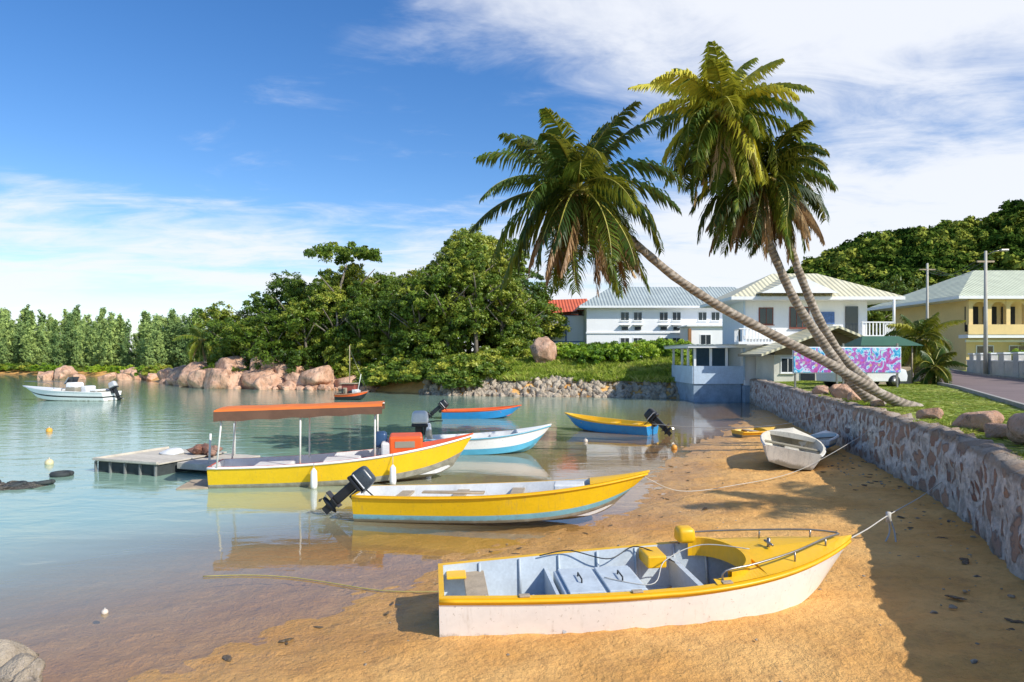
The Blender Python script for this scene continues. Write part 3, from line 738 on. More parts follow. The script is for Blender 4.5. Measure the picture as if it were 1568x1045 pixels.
# --- 4 white/blue boat
e=boat('white_dinghy',(-2.9,22.9),(1.35,23.2),-.08)
P=profile(4.25,.75,.85,.4,.62,1.0,0,.4,.5,2.5,2.2)
hull(e,P,[(.34,M('paint_sky',(.12,.50,.72),.4,.2,3)),(.40,WHITE),(1,WHITE)],WHITE,INW,INW,.35,(.72,WHITE),rail=CYAN)
thwart(e,P,.3,.5,.60,INW); thwart(e,P,.55,.3,.62,INW)
outboard(e,(.0,0,.95),0,M('cowl_white',(.7,.7,.68),.35,.15,4),1.15)
box('engine_mount',-.05,.25,-.25,.25,.4,1.1,WHITE,e,.08,0,.5,3)
# --- 5 blue/orange
e=boat('blue_rowing_boat',(-3.7,36.1),(.55,36.4),-.08)
P=profile(4.25,.75,.8,.4,.52,.78,0,.35,.5,2.5,2.2)
hull(e,P,[(.5,BLUE),(.8,BLUE),(1,ORG)],ORG,ORG,ORG,.2,rail=ORG)
for t in (.2,.45,.7): thwart(e,P,t,.25,.45,ORG)
outboard(e,(0,0,.55),math.radians(50),BLACK,.95)
# --- 6 blue/yellow
e=boat('blue_yellow_boat',(5.85,28.4),(2.4,30.9),-.07)
P=profile(4.3,.75,.82,.4,.52,.80,0,.35,.5,2.5,2.2)
hull(e,P,[(.5,BLUE),(.82,BLUE),(1,YEL)],YEL,YEL,BLUE,.2,rail=YEL)
for t in (.2,.45,.7): thwart(e,P,t,.25,.46,YEL)
outboard(e,(0,0,.6),math.radians(48),BLACK,1.0)
# --- speedboat
e=boat('speedboat',(-29.9,51),(-37.5,52.2),-.1)
P=profile(7.6,1.15,.88,.4,.78,1.15,0,.6,1.2,2,2.0)
hull(e,P,[(.35,WHITE),(.50,BLACK),(1,WHITE)],WHITE,INW,INW,.5,(.55,WHITE),rail=WHITE)
box('console',2.6,3.6,-.5,.5,.5,1.45,WHITE,e,.12,0,.15,3)
box('stern_seat',.5,1.1,-.9,.9,.5,.95,WHITE,e,.1); box('helm_seat',1.7,2.2,-.5,.5,.5,1.2,INW,e,.1)
V=[(3.4,-.55,1.40),(3.75,-.35,1.3),(3.75,.35,1.3),(3.4,.55,1.40),(3.15,-.5,1.85),(3.4,-.3,1.85),(3.4,.3,1.85),(3.15,.5,1.85)]
mobj('windscreen',V,[(0,1,5,4),(1,2,6,5),(2,3,7,6)],GLASS,parent=e)
outboard(e,(-.05,0,.9),math.radians(25),M('cowl_grey',(.5,.5,.5),.3,.1,3),1.2)
tube('rail',curve_pts([(4,-.95,1.0),(4.6,-.9,1.4),(6.4,-.5,1.5),(7.4,0,1.5),(6.4,.5,1.5),(4.6,.9,1.4),(4,.95,1.0)],24),.018,STEEL,e,6)
# --- workboat with mast
e=boat('work_boat',(-13.4,52.3),(-11.0,52),-.05)
P=profile(2.5,.7,.85,.4,.5,.75,0,.3,.3)
hull(e,P,[(.5,BLACK),(1,ORG)],WOOD,BLACK,BLACK,.2,rail=WOOD)
box('wheelhouse',.5,1.5,-.4,.4,.2,1.25,M('dark_red',(.28,.06,.04),.7,.3,3),e,.04); box('wheelhouse_roof',.4,1.6,-.5,.5,1.26,1.32,WOOD,e)
tube('mast',[(1.0,0,1.2),(1.0,0,4.2)],.035,WOOD,e,6); tube('boom',[(1.6,0,.5),(1.9,0,2.0)],.03,WP,e,6)
tube('stay',[(1.0,0,3.9),(2.4,0,.75)],.012,STEEL,e,4)
for k in range(5): 
    a=R.uniform(0,2.2); box('crate',a,a+.3,-.5,.3,.5,.5+R.uniform(.2,.5),R.choice([ORG,WOOD,BLACK,INW]),e,.02)
# --- beached dinghies
e=boat('cream_dinghy',(7.45,18.3),(8.9,21.9),.24,0,math.radians(9))
P=profile(3.9,.86,.82,.4,.50,.70,0,.3,.35,2,2.6)
hull(e,P,[(.5,CREAM),(1,CREAM)],CREAM,CREAM,CREAM,.1,(.70,CREAM),rail=INW)
thwart(e,P,.2,.4,.38,CREAM); thwart(e,P,.48,.35,.40,CREAM); box('centre_box',.9,1.9,-.2,.2,.1,.36,CREAM,e,.02)
e=boat('small_blue_boat',(9.3,20.9),(10.5,22.7),.36,0,math.radians(-8))
P=profile(2.2,.52,.85,.4,.30,.40,0,.15,.25)
hull(e,P,[(.3,BLUE),(1,WHITE)],WHITE,CYAN,INW,.08,(.65,WHITE),rail=WHITE); thwart(e,P,.3,.25,.28,CYAN); thwart(e,P,.55,.2,.28,BLACK)
e=boat('yellow_tender',(8.9,27.0),(10.6,27.4),.05)
P=profile(1.75,.5,.85,.4,.26,.34,0,.1,.15)
hull(e,P,[(.4,DIRTY),(1,YEL)],YEL,YEL,WOOD,.08,(.6,YEL),rail=YEL); thwart(e,P,.35,.3,.27,WOOD)
# --- raft
e=empty('fishing_raft',(-11.7,19.15,0),(0,0,math.radians(-20)))
TY=M('rubber_dark',(.05,.06,.06),.8,.5,5); PLY=M('raft_deck',(.62,.56,.46),.8,.3,2,.2,stain=.3)
box('float_body',.05,2.25,.05,2.5,-.15,.30,TY,e,.03)
for i in range(8): box('plank',i*.2875+.004,(i+1)*.2875-.004,0,2.55,.305,.345,PLY,e,.006)
for i in range(5): box('side_batten',i*.55,i*.55+.04,-.02,.05,-.12,.30,M('slat',(.22,.23,.22),.8,.4,5),e)
box('edge_beam',-.03,2.33,-.06,.02,.33,.40,PLY,e,.01); box('edge_beam',-.06,.02,.03,2.55,.33,.40,PLY,e,.01)
box('deck_ext',2.35,3.6,.6,2.5,.12,.30,PLY,e,.02)
NET=granite('net_mat',(.25,.10,.06),(.42,.25,.18))
NB=[boulder(60+k,NET,.7,3) for k in range(4)]
for k in range(14):
    inst('net_pile',NB[k%4],(2.0+R.uniform(-.5,.6),1.9+R.uniform(-.3,.4),.42+R.uniform(0,.12)),(0,0,R.uniform(0,6)),(R.uniform(.15,.3),R.uniform(.12,.25),R.uniform(.1,.17)),e)
inst('sack',boulder(70,INW,.4,3),(1.2,1.6,.40),(0,0,.5),(.42,.28,.12),e)
tube('raft_post',[(2.9,2.2,.2),(2.9,2.2,1.25)],.03,WP,e); tube('raft_post',[(3.2,.9,.2),(3.25,.9,1.1)],.03,WP,e)
# debris + buoys
TARP=granite('tarp_dark',(.05,.05,.045),(.13,.12,.09))
e=empty('floating_debris',(-12.2,17,0))
DB=[boulder(80+k,TARP,.8,3) for k in range(5)]
for k in range(26): inst('clump',DB[k%5],(R.uniform(-1.3,.6),R.uniform(-.4,.4),.01),(0,0,R.uniform(0,6)),(R.uniform(.2,.5),R.uniform(.1,.22),R.uniform(.03,.08)),e)
for k in range(3):
    a0=[(-.9,.1),(-.1,-.1),(.4,.2)][k]
    V,F=tube_geo([(a0[0]+.2*math.cos(a),a0[1]+.2*math.sin(a),.05+.03*math.sin(a+k)) for a in np.linspace(0,6.1,18)],.055,7); mobj('tyre',V,F,TY,smooth=True,parent=e)
WD=granite('weed_brown',(.10,.07,.035),(.22,.15,.08))
WM=[boulder(90+k,WD,.9,2) for k in range(4)]
e=empty('beach_litter')
for k in range(110):
    y=R.uniform(6.5,24); xs=float(np.interp(y,SHORE_Y,SHORE_X)); x=xs+abs(R.gauss(0,.9))+.2 if k%2 else float(wallx(y))-.25-abs(R.gauss(0,.8))
    s=R.uniform(.015,.06); inst('weed',WM[k%4],(x,y,h1(x,y)+.005),(0,0,R.uniform(0,6)),(s*2,s,s*.25),e)
def buoy(x,y,r,mat,nm='mooring_buoy'):
    bm=bmesh.new(); bmesh.ops.create_uvsphere(bm,u_segments=16,v_segments=10,radius=r)
    me=bpy.data.meshes.new(nm); bm.to_mesh(me); bm.free(); me.materials.append(mat); me.polygons.foreach_set('use_smooth',np.ones(len(me.polygons),dtype=bool))
    e=empty(nm,(x,y,r*.35)); inst('float',me,(0,0,0),parent=e); tube('ring',[(0,0,r*.8),(0,0,r*1.35)],r*.18,ROPE,e,6)
buoy(-13.9,20.5,.12,M('buoy_cream',(.7,.6,.35),.5,.2,5)); buoy(-20,29.5,.13,M('buoy_yel',(.8,.4,.05),.5,.2,5)); buoy(-5.1,8.55,.04,M('buoy_w',(.7,.6,.5),.5,.2,5)); buoy(5.7,24,.11,M('buoy_o',(.8,.35,.05),.5,.2,5)); buoy(2.8,26,.09,_c['buoy_w'])
V,F=tube_geo([(-12.2+.22*math.cos(a),18.5+.22*math.sin(a),.05) for a in np.linspace(0,6.1,20)],.07,8); mobj('floating_tyre',V,F,TY,smooth=True)
tube('mooring_rope',curve_pts([(4.24,8.70,.86),(5.1,9.8,.74),(6.0,10.9,.68),(7.4,12.4,.66),(8.82,13.9,.72)],30),.009,ROPE,None,5)
tube('mooring_rope',curve_pts([(5.97,10.86,.69),(6.03,10.9,.42),(5.85,10.75,.20),(6.0,10.7,.18),(6.1,10.88,.4),(6.03,10.93,.69)],30),.014,ROPE,None,5)
tube('rope_knot',[(6.0,10.88,.74),(6.0,10.88,.58)],.04,ROPE,None,8)
tube('mooring_rope',curve_pts([(5.8,28.3,.45),(8,26.2,.5),(10,24.3,.9),(11.3,23.2,1.7)],30),.012,ROPE,None,5)
tube('mooring_rope',curve_pts([(2.55,13.2,.9),(3.6,14.6,.35),(5.2,16.2,.16),(7.4,17.6,.3),(9.6,18.4,1.2)],30),.008,ROPE,None,5)
pts=[(x,9.3+.25*math.sin(x*1.3)-.12*x,max(h1(x,9.3+.25*math.sin(x*1.3)-.12*x),0)+.015) for x in np.linspace(-4.5,-.8,40)]
tube('mooring_rope',pts,.009,M('rope_y',(.45,.38,.12),.9,.2,8),None,5)
# ------------------------------------------------------------ buildings
WWALL=M('wall_white',(.88,.88,.87),.85,.06,.5,stain=.16); BWALL=M('wall_blue',(.58,.70,.82),.85,.2,1,stain=.3)
BASEW=M('wall_base_blue',(.34,.44,.54),.85,.35,2,stain=.6); TRIM=M('trim_white',(.86,.86,.84),.6,.1,2)
def roofmat(name,col,freq=9,axis=0):
    m,t=mk(name); tc=t.n('ShaderNodeNewGeometry').outputs['Position']
    sp=t.n('ShaderNodeSeparateXYZ',I={0:tc}).outputs[axis]
    w=t.math('SINE',t.math('MULTIPLY',sp,freq*2.))
    c=t.mix(t.ss(t.noise(tc,.8,5),.3,.7),tuple(a*.82 for a in col),col)
    c=t.mix(t.math('MULTIPLY',t.ss(w,.4,1),.3),c,tuple(a*.6 for a in col))
    b=t.n('ShaderNodeBsdfPrincipled',I={'Base Color':c,'Roughness':.5})
    bp=t.n('ShaderNodeBump',I={'Strength':.6,'Distance':.05,'Height':w}); t.l(bp.outputs[0],b.inputs['Normal'])
    t.l(b.outputs[0],t.n('ShaderNodeOutputMaterial').inputs[0]); return m
RCREAM=roofmat('roof_cream',(.70,.65,.44)); RGREY=roofmat('roof_grey',(.38,.44,.43)); RRED=roofmat('roof_red',(.70,.12,.035)); RBR=roofmat('roof_brown',(.34,.28,.2))
RGRN=roofmat('roof_palegreen',(.56,.60,.43))
def hip(name,x0,x1,y0,y1,z,h,ins,mat,parent,fas=.22,fm=None):
    ym=(y0+y1)/2
    V=[(x0,y0,z),(x1,y0,z),(x1,y1,z),(x0,y1,z),(x0+ins,ym,z+h),(x1-ins,ym,z+h),(x0,y0,z-fas),(x1,y0,z-fas),(x1,y1,z-fas),(x0,y1,z-fas)]
    F=[(0,1,5,4),(1,2,5),(2,3,4,5),(3,0,4),(0,6,7,1),(1,7,8,2),(2,8,9,3),(3,9,6,0),(6,9,8,7)]
    mobj(name,V,F,[mat,fm or TRIM],[0,0,0,0,1,1,1,1,1],parent=parent)
def window(e,x,y,z,w,h,fm=None,axis='y',mull=2):
    fm=fm or TRIM
    box('window_frame',x-w/2-.07,x+w/2+.07,y-.05,y+.03,z-h/2-.07,z+h/2+.07,fm,e)
    box('window_glass',x-w/2,x+w/2,y-.06,y-.01,z-h/2,z+h/2,GLASS,e)
    for k in range(1,mull): box('mullion',x-w/2+w*k/mull-.02,x-w/2+w*k/mull+.02,y-.085,y-.02,z-h/2,z+h/2,fm,e)
    box('sill',x-w/2-.12,x+w/2+.12,y-.14,y-.052,z-h/2-.13,z-h/2-.073,fm,e)
REDW=M('wood_red',(.25,.07,.04),.6,.2,3)
def balustrade(e,x0,x1,y,z,hh=.95,m=None,axis='x',st_=.22):
    m=m or TRIM; n=max(2,int((x1-x0)/st_))
    for k in range(n+1):
        a=x0+(x1-x0)*k/n
        if axis=='x': box('baluster',a-.035,a+.035,y-.035,y+.035,z,z+hh-.08,m,e)
        else: box('baluster',y-.035,y+.035,a-.035,a+.035,z,z+hh-.08,m,e)
    if axis=='x': box('handrail',x0-.06,x1+.06,y-.07,y+.07,z+hh-.08,z+hh,m,e)
    else: box('handrail',y-.07,y+.07,x0-.06,x1+.06,z+hh-.08,z+hh,m,e)
e=empty('white_house')
box('main_block',16.8,25.6,49.2,54.5,1.2,7.35,WWALL,e)
box('foundation',16.7,25.7,49.0,54.5,-.4,1.19,BASEW,e)
hip('main_roof',15.4,27.6,47.9,56.0,7.5,2.1,4.4,RCREAM,e)
V=[(17.3,47.4,7.7),(20.0,47.4,8.9),(22.7,47.4,7.7),(17.3,51,7.9),(20.0,52,9.2),(22.7,51,7.9)]
mobj('dormer_roof',V,[(0,1,4,3),(1,2,5,4),(0,2,1)],[RCREAM,RCREAM,WWALL],[0,0,2],parent=e)
box('floor_band',16.7,25.7,49.05,49.19,4.55,4.8,TRIM,e)
window(e,18.3,49.2,6.2,.9,1.1,REDW); window(e,20.7,49.2,6.1,1.3,1.4,REDW,mull=3)
box('wall_sign',21.9,23.2,49.1,49.15,5.6,6.5,M('sign_blue',(.10,.2,.45),.5,.5,6),e)
box('balcony_slab',23.6,26.9,47.8,49.03,4.6,4.78,TRIM,e); balustrade(e,24.6,26.8,47.9,4.78); balustrade(e,47.9,49.0,26.8,4.78,axis='y')
box('balcony_door',24.0,24.9,49.1,49.18,4.8,6.9,GLASS,e)
tube('balcony_post',[(26.8,47.9,4.8),(26.8,47.9,7.3)],.09,TRIM,e)
box('left_balcony_slab',15.9,18.6,47.9,49.03,4.15,4.33,TRIM,e); balustrade(e,16.0,18.5,48.0,4.33); balustrade(e,48.0,49.0,16.0,4.33,axis='y')
box('veranda_base',13.2,16.65,49.6,56,-.6,2.0,BASEW,e); box('veranda_parapet',13.15,16.78,49.5,49.59,1.3,2.6,BWALL,e); box('veranda_side',13.1,13.19,49.5,56,1.3,2.6,BWALL,e)
for x in (13.2,14.35,15.5,16.6): box('veranda_post',x,x+.16,49.52,49.66,2.6,3.9,TRIM,e)
for y in (51.2,53,55.8): box('veranda_post',13.15,13.3,y,y+.15,2.6,3.9,TRIM,e)
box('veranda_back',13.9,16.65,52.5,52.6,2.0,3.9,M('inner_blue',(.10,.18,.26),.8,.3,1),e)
box('veranda_roof',12.6,16.79,48.9,56.4,3.92,4.12,TRIM,e); box('veranda_roof_skin',12.5,16.79,48.8,56.4,4.123,4.17,RGREY,e)
box('front_wing',17.5,22.8,45.6,48.99,.6,3.4,M('wall_ivory',(.70,.68,.60),.85,.2,1,stain=.25),e)
V=[(16.2,44.3,3.45),(21.2,44.3,5.3),(25.3,44.3,3.6),(16.2,48.99,3.45),(21.2,48.99,5.3),(25.3,48.99,3.6)]
V+=[(x,y,z-.16) for x,y,z in V]
mobj('wing_roof',V,[(0,1,4,3),(1,2,5,4),(6,9,10,7),(7,10,11,8),(0,6,7,1),(1,7,8,2),(0,3,9,6),(2,8,11,5)],[RCREAM,RBR],[0,0,1,1,0,0,1,1],parent=e)
V=[(17.5,45.5,3.4),(22.8,45.5,3.4),(22.8,45.5,4.4),(21.2,45.5,5.05),(17.5,45.5,3.72)]
mobj('wing_gable',V,[(0,1,2,3,4)],M('gable_brown',(.30,.22,.13),.8,.3,1),parent=e)
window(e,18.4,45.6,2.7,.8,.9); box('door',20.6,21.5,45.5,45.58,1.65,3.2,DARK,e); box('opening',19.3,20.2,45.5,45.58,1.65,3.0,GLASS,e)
for x in (23.4,24.9): tube('wing_post',[(x,44.6,1.6),(x,44.6,3.6)],.07,TRIM,e)
box('downpipe',16.66,16.78,49.1,49.17,1.6,7.3,BWALL,e)
e=empty('long_white_building')
box('block',8.2,29,75,84,2.8,8.7,WWALL,e)
hip('roof',7.3,30,74.1,85,8.85,2.6,4.2,RGREY,e)
for k in range(9):
    x=12.4+k*1.42
    if k in (2,5): continue
    window(e,x,75,7.75,.85,.85)
    box('sunshade',x-.55,x+.55,74.5,74.99,6.75,6.83,TRIM,e); box('vent',x-.35,x+.35,74.9,74.98,6.25,6.6,GLASS,e); window(e,x,75,4.9,.9,.9)
box('band',8.1,29.1,74.88,74.99,5.85,6.0,TRIM,e)
box('low_block',18.3,25,70.5,74.4,2.8,6.4,WWALL,e); box('low_roof',18,25.3,70.2,74.4,6.42,6.56,TRIM,e); window(e,20,70.5,5,1,1.1); window(e,22.6,70.5,5,1,1.1)
for x in (18.1,23.6): box('wood_post',x,x+.3,70.0,70.3,2.8,6.2,M('wood_orange',(.35,.16,.06),.7,.2,2),e)
e=empty('blue_framed_warehouse')
box('shed',1.9,9.4,78,86,2.8,8.0,WWALL,e)
V=[(1.3,77.4,8.05),(9.0,77.4,8.6),(9.0,82,10.3),(3.0,82,10.1),(1.3,87,8.0),(9,87,8)]
mobj('red_roof',V,[(0,1,2,3),(3,2,5,4),(0,3,4)],RRED,parent=e)
for x in (1.9,4.0,6.1,8.2): box('blue_column',x,x+.14,77.86,77.99,2.8,8.0,M('col_blue',(.05,.15,.42),.6,.2,2),e)
box('blue_beam',1.85,9.4,77.8,77.99,8.003,8.04,_c['col_blue'],e); box('blue_rail',2.0,9.4,77.95,77.985,5.0,5.1,_c['col_blue'],e)
e=empty('white_fence')
for k in range(26):
    x=1.5+k*.28; box('picket',x,x+.10,72,72.05,3.2,4.7,TRIM,e)
box('rail',1.4,8.8,72.051,72.1,4.3,4.4,TRIM,e)
YW=M('wall_yellow',(.84,.62,.28),.85,.12,.6,stain=.12)
e=empty('yellow_apartment_building',(0,0,-.45),s=1.17)
box('block',34.6,48,52,62,1.8,7.5,YW,e)
hip('roof',33.0,49,50.4,63.5,7.7,2.7,5.5,RGRN,e)
box('balcony_slab',34.0,42,50.9,51.98,4.6,4.85,TRIM,e); box('balcony_parapet',34.0,38.5,50.85,50.95,4.86,5.6,YW,e)
for x in (34.1,35.5,36.9,38.3): box('pier',x,x+.3,50.95,51.3,5.6,7.45,YW,e)
for k in range(3):
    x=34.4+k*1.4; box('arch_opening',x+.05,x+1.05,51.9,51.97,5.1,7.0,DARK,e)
    V=[];n=8
    for i in range(n+1):
        a=math.pi*i/n; V+=[(x+.55-.55*math.cos(a),51.0,6.8+.5*math.sin(a)),(x+.55-.55*math.cos(a),51.0,7.46)]
    mobj('arch',V,[(2*i,2*i+2,2*i+3,2*i+1) for i in range(n)],YW,parent=e)
for x in (40.2,42.5,44.5): window(e,x,52,6.2,1.1,1.2,REDW)
for x in (36,38.5,41,43.5): window(e,x,52,3.4,1.2,1.2)
box('string_course',34.5,48.1,51.86,51.99,4.3,4.5,TRIM,e)
box('porch_roof',38.6,44,49.5,51.85,4.1,4.25,RGRN,e)
for x in (38.8,43.7): box('porch_post',x,x+.2,49.7,49.9,1.9,4.1,TRIM,e)
e=empty('house_in_distance',(0,0,-.8),s=1.28)
box('block',36.5,39.8,60.5,66,2.0,5.2,WWALL,e); hip('roof',35.8,40.6,59.8,66.6,5.3,1.3,2,RBR,e); window(e,37.5,60.5,4,.8,.9)
LW=M('wall_grey_white',(.68,.65,.59),.85,.25,1,stain=.4)
e=empty('garden_wall')
def seg_wall(a,b,z0,z1,th,m,nm='wall_panel'):
    d=Vector((b[0]-a[0],b[1]-a[1],0)); l=d.length; ang=math.atan2(d.y,d.x); c=((a[0]+b[0])/2,(a[1]+b[1])/2)
    o=box(nm,-l/2,l/2,-th/2,th/2,z0,z1,m,e); o.location=(c[0],c[1],(z0+z1)/2); o.rotation_euler=(0,0,ang); return o
def wpt(y,off): return (float(np.interp(y,ROAD_Y,ROAD_X))+off,y)
yy=[34,38,42,45,48,51,54,57]
for a,b_ in zip(yy[:-1],yy[1:]):
    A=wpt(a,6.0);Bp=wpt(b_,6.0)
    seg_wall(A,Bp,1.6,2.95,.2,LW); seg_wall(A,Bp,2.955,3.03,.3,TRIM,'coping')
    box('pier',A[0]-.25,A[0]+.25,a-.25,a+.25,1.6,3.45,LW,e,.02); box('pier_cap',A[0]-.32,A[0]+.32,a-.32,a+.32,3.453,3.55,TRIM,e)
SH=empty('garden_shrubs')
for k in range(46):
    y=R.uniform(34,57); x=wpt(y,6.0)[0]+R.uniform(.7,2.2); s=R.uniform(.5,1.05)
    inst('bush',R.choice(CB+CD),(x,y,2.1+s*.9),(0,0,R.uniform(0,6)),(s,s,s),SH)
for k in range(18):
    y=R.uniform(50,62); x=y*.53+R.uniform(-2.5,.3); s=R.uniform(.6,1.4)
    inst('bush',R.choice(CB+CD),(x,y,1.9+s*.6),(0,0,R.uniform(0,6)),(s,s,s),SH)
asph=M('asphalt',(.22,.16,.15),.9,.25,.6,.3,bscale=30)
V=[];F=[];cols=7
ry=list(np.arange(-6,110,1.))
for y in ry:
    x0=float(np.interp(y,ROAD_Y,ROAD_X))
    for j in range(cols):
        x=x0+RW*j/(cols-1); V.append((x,y,h1(x,y)+.03))
for i in range(len(ry)-1):
    for j in range(cols-1): F.append((i*cols+j,i*cols+j+1,(i+1)*cols+j+1,(i+1)*cols+j))
mobj('road',V,F,asph)
for off,nm in ((-.17,'kerb'),(RW+.01,'kerb')):
    V=[];F=[]
    for y in ry:
        x=float(np.interp(y,ROAD_Y,ROAD_X))+off; z=h1(x,y); V+=[(x,y,z-.1),(x,y,z+.14),(x+.15,y,z+.14),(x+.15,y,z-.1)]
    for i in range(len(ry)-1):
        for j in range(3): F.append((i*4+j,(i+1)*4+j,(i+1)*4+j+1,i*4+j+1))
    mobj(nm,V,F,M('kerb_concrete',(.42,.39,.35),.9,.3,2))
CONC=M('concrete_pole',(.54,.50,.43),.8,.2,2)
e=empty('street_lamp',(33.3,48,1.9)); tube('pole',[(0,0,0),(0,0,8.8)],[.15,.09],CONC,e,10)
tube('arm',[(0,0,8.5),(.5,-.2,8.75),(.9,-.3,8.8)],.035,STEEL,e,6); box('lamp_head',.8,1.35,-.45,-.2,8.73,8.87,STEEL,e,.04)
box('crossarm',-.6,.6,-.05,.05,8.0,8.12,WOOD,e)
e=empty('utility_pole',(36.5,60,2)); tube('pole',[(0,0,0),(0,0,9.5)],[.14,.09],CONC,e,8); box('crossarm',-.7,.7,-.05,.05,8.9,9.0,WOOD,e)
e=empty('power_lines')
for dx in (-.55,0,.55):
    tube('wire',curve_pts([(33.3+dx,48,10.05),(34.9+dx,54,9.7),(36.5+dx,60,11.0)],14),.012,BLACK,e,4)
bn,t=mk('banner_print'); tc=t.n('ShaderNodeTexCoord').outputs['Object']
nv=t.n('ShaderNodeTexNoise',I={'Scale':1.8,'Detail':6,'Distortion':1.8}); t.l(tc,nv.inputs['Vector'])
hs=t.n('ShaderNodeSeparateColor',I={0:nv.outputs['Color']})
r=t.n('ShaderNodeValToRGB'); t.l(t.ss(hs.outputs[0],.3,.7),r.inputs[0]); cr=r.color_ramp; cr.elements[0].color=(.02,.12,.5,1); cr.elements[1].color=(.45,.04,.25,1)
for p,cc in ((.25,(.05,.5,.7,1)),(.42,(.75,.75,.85,1)),(.55,(.22,.07,.42,1)),(.75,(.5,.15,.5,1))): cr.elements.new(p).color=cc
vo=t.n('ShaderNodeTexVoronoi',I={'Scale':4.}); t.l(tc,vo.inputs['Vector'])
c=t.mix(t.math('MULTIPLY',t.ss(t.math('SUBTRACT',.35,vo.outputs['Distance']),0,.1),.4),r.outputs[0],vo.outputs['Color'])
b=t.n('ShaderNodeBsdfPrincipled',I={'Base Color':c,'Roughness':.5}); t.l(b.outputs[0],t.n('ShaderNodeOutputMaterial').inputs[0])
for x0,x1,y0 in ((13.75,16.0,33.3),(16.15,19.0,33.4)):
    e=empty('banner_sign',((x0+x1)/2,y0,3.1)); w=(x1-x0)/2
    box('panel',-w,w,-.02,.02,-.62,.58,bn,e); box('frame',-w-.05,w+.05,.022,.06,-.67,.63,TRIM,e)
    for x in (-w+.1,w-.1): box('post',x-.04,x+.04,.062,.14,-1.6,.8,STEEL,e)
e=empty('market_kiosk',(20.5,38,1.7)); box('counter',-1.3,1.3,-.8,.8,0,1.0,WOOD,e,.02)
for x in (-1.3,1.3):
    for y in (-.8,.8): tube('post',[(x,y,0),(x,y,2.2)],.04,WOOD,e,6)
V=[(-1.7,-1.2,2.15),(1.7,-1.2,2.15),(1.7,1.2,2.15),(-1.7,1.2,2.15),(-1,0,2.7),(1,0,2.7)]
mobj('roof',V,[(0,1,5,4),(1,2,5),(2,3,4,5),(3,0,4),(3,2,1,0)],M('roof_dgreen',(.03,.12,.07),.6,.2,2),parent=e); box('back_cloth',-1.25,1.25,.7,.75,1.0,2.1,DARK,e)
def car(loc,rot,col):
    e=empty('parked_car',loc,(0,0,rot)); prof=[(-2.0,.3),(-2.05,.75),(-1.95,.95),(-1.2,1.0),(-.75,1.42),(.9,1.45),(1.55,1.0),(1.95,.9),(2.05,.6),(2.0,.3)]
    V=[];n=len(prof)
    for y in (-.82,.82):
        for x,z in prof: V.append((x,y*(.88 if z>1.1 else 1),z))
    F=[tuple(range(n)),tuple(range(2*n-1,n-1,-1))]+[(i,(i+1)%n,n+(i+1)%n,n+i)[::-1] for i in range(n)]
    o=mobj('body',V,F,col,parent=e); m=o.modifiers.new('b','BEVEL'); m.width=.05; m.segments=3
    for sg in (-1,1):
        V=[(-1.1,sg*.80,1.03),(1.35,sg*.80,1.03),(.85,sg*.737,1.38),(-.7,sg*.737,1.38)]; V=[(x,y*1.02+sg*.0,z) for x,y,z in V]
        mobj('side_windows',V,[(0,1,2,3)],GLASS,parent=e)
        for x in (-1.25,1.25): tube('wheel',[(x,sg*.62,.32),(x,sg*.86,.32)],.32,BLACK,e,20); tube('hub',[(x,sg*.80,.32),(x,sg*.87,.32)],.18,STEEL,e,14)
    mobj('windscreen',[(1.50,-.66,1.05),(1.50,.66,1.05),(.98,.62,1.40),(.98,-.62,1.40)],[(0,1,2,3)],GLASS,parent=e)
car((18.0,35.2,1.68),math.radians(10),M('car_white',(.75,.75,.75),.25,.05,2))
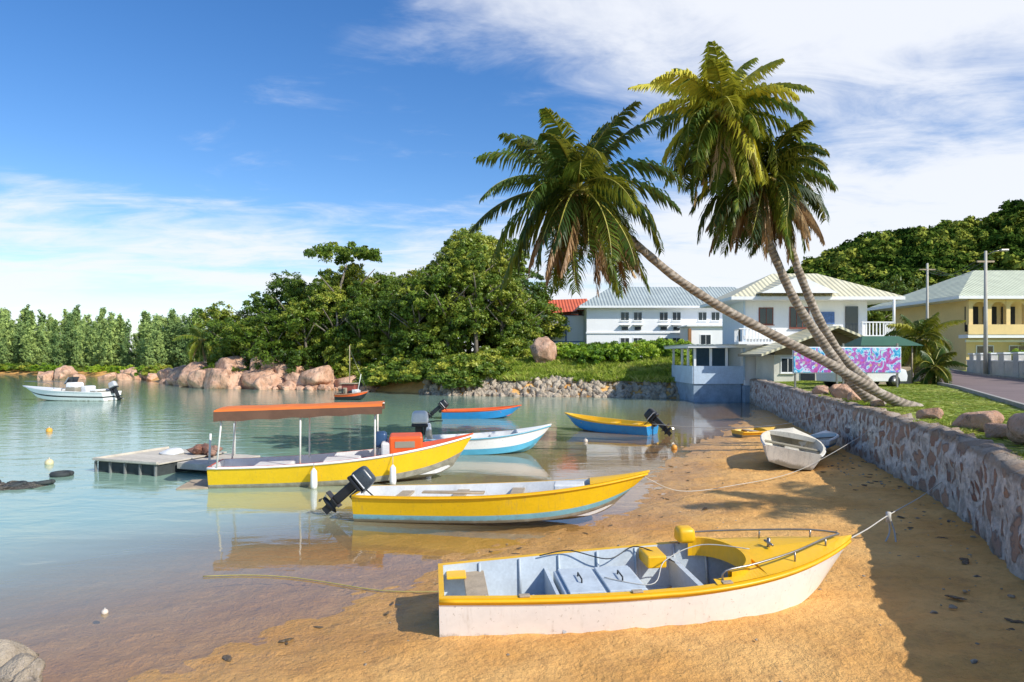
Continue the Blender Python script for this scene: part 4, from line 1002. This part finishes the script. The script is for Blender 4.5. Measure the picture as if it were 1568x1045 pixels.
# ------------------------------------------------------------ light & sky
EL=math.radians(38); sv=Vector((.80*math.cos(EL),-.60*math.cos(EL),math.sin(EL)))
sun=bpy.data.lights.new('sun','SUN'); sun.energy=5.0; sun.angle=math.radians(.5); sun.color=(1,.955,.865)
so=bpy.data.objects.new('sun',sun); so.rotation_euler=sv.to_track_quat('Z','Y').to_euler(); link(so)
w=bpy.data.worlds.new('World'); sc.world=w; w.use_nodes=True; t=NT(w.node_tree)
sk=t.n('ShaderNodeTexSky',sky_type='NISHITA'); sk.sun_disc=False; sk.sun_elevation=EL; sk.sun_rotation=math.atan2(.8,-.6)
sk.air_density=1.0; sk.dust_density=.3; sk.ozone_density=2.5
d=t.n('ShaderNodeTexCoord').outputs['Generated']; sp=t.n('ShaderNodeSeparateXYZ',I={0:d}).outputs
zc=t.math('MAXIMUM',sp[2],.0); den=t.math('ADD',zc,.10)
cx=t.math('DIVIDE',sp[0],den); cy=t.math('DIVIDE',sp[1],den)
cv=t.n('ShaderNodeCombineXYZ',I={0:t.math('MULTIPLY',cx,.6),1:cy,2:0.}).outputs[0]
n1=t.noise(cv,.85,7,.58,.5); n2=t.noise(cv,3.0,6,.65,.8)
nn=t.math('ADD',t.math('MULTIPLY',n1,.68),t.math('MULTIPLY',n2,.32))
az=t.math('DIVIDE',sp[0],t.math('MAXIMUM',sp[1],.05))
right=t.ss(az,-.05,.5)
low=t.math('SUBTRACT',1.,t.ss(sp[2],.11,.29))
high=t.ss(sp[2],.30,.45)
bias=t.math('ADD',t.math('MULTIPLY',right,.21),t.math('ADD',t.math('MULTIPLY',low,.19),t.math('MULTIPLY',t.math('MULTIPLY',high,t.ss(az,-.3,.0)),.13)))
mk_=t.ss(t.math('ADD',nn,bias),.54,.78)
mk_=t.math('MULTIPLY',mk_,t.ss(sp[1],.05,.35))
hsv=t.n('ShaderNodeHueSaturation',I={'Hue':.508,'Saturation':1.3,'Value':1.42,'Color':sk.outputs[0]})
cc=t.mix(t.math('MULTIPLY',mk_,.93),hsv.outputs[0],(7.9,8.15,8.7))
bg=t.n('ShaderNodeBackground',I={'Color':cc,'Strength':.12})
t.l(bg.outputs[0],t.n('ShaderNodeOutputWorld').inputs[0])
# ------------------------------------------------------------ camera
cam=bpy.data.cameras.new('camera'); cam.lens=24; cam.sensor_width=36; cam.shift_y=.0163; cam.clip_end=4000
co=bpy.data.objects.new('camera',cam); co.location=(0,0,3.2); co.rotation_euler=(math.radians(90),0,0); link(co); sc.camera=co
sc.view_settings.view_transform='Standard'; sc.view_settings.look='None'; sc.view_settings.exposure=0
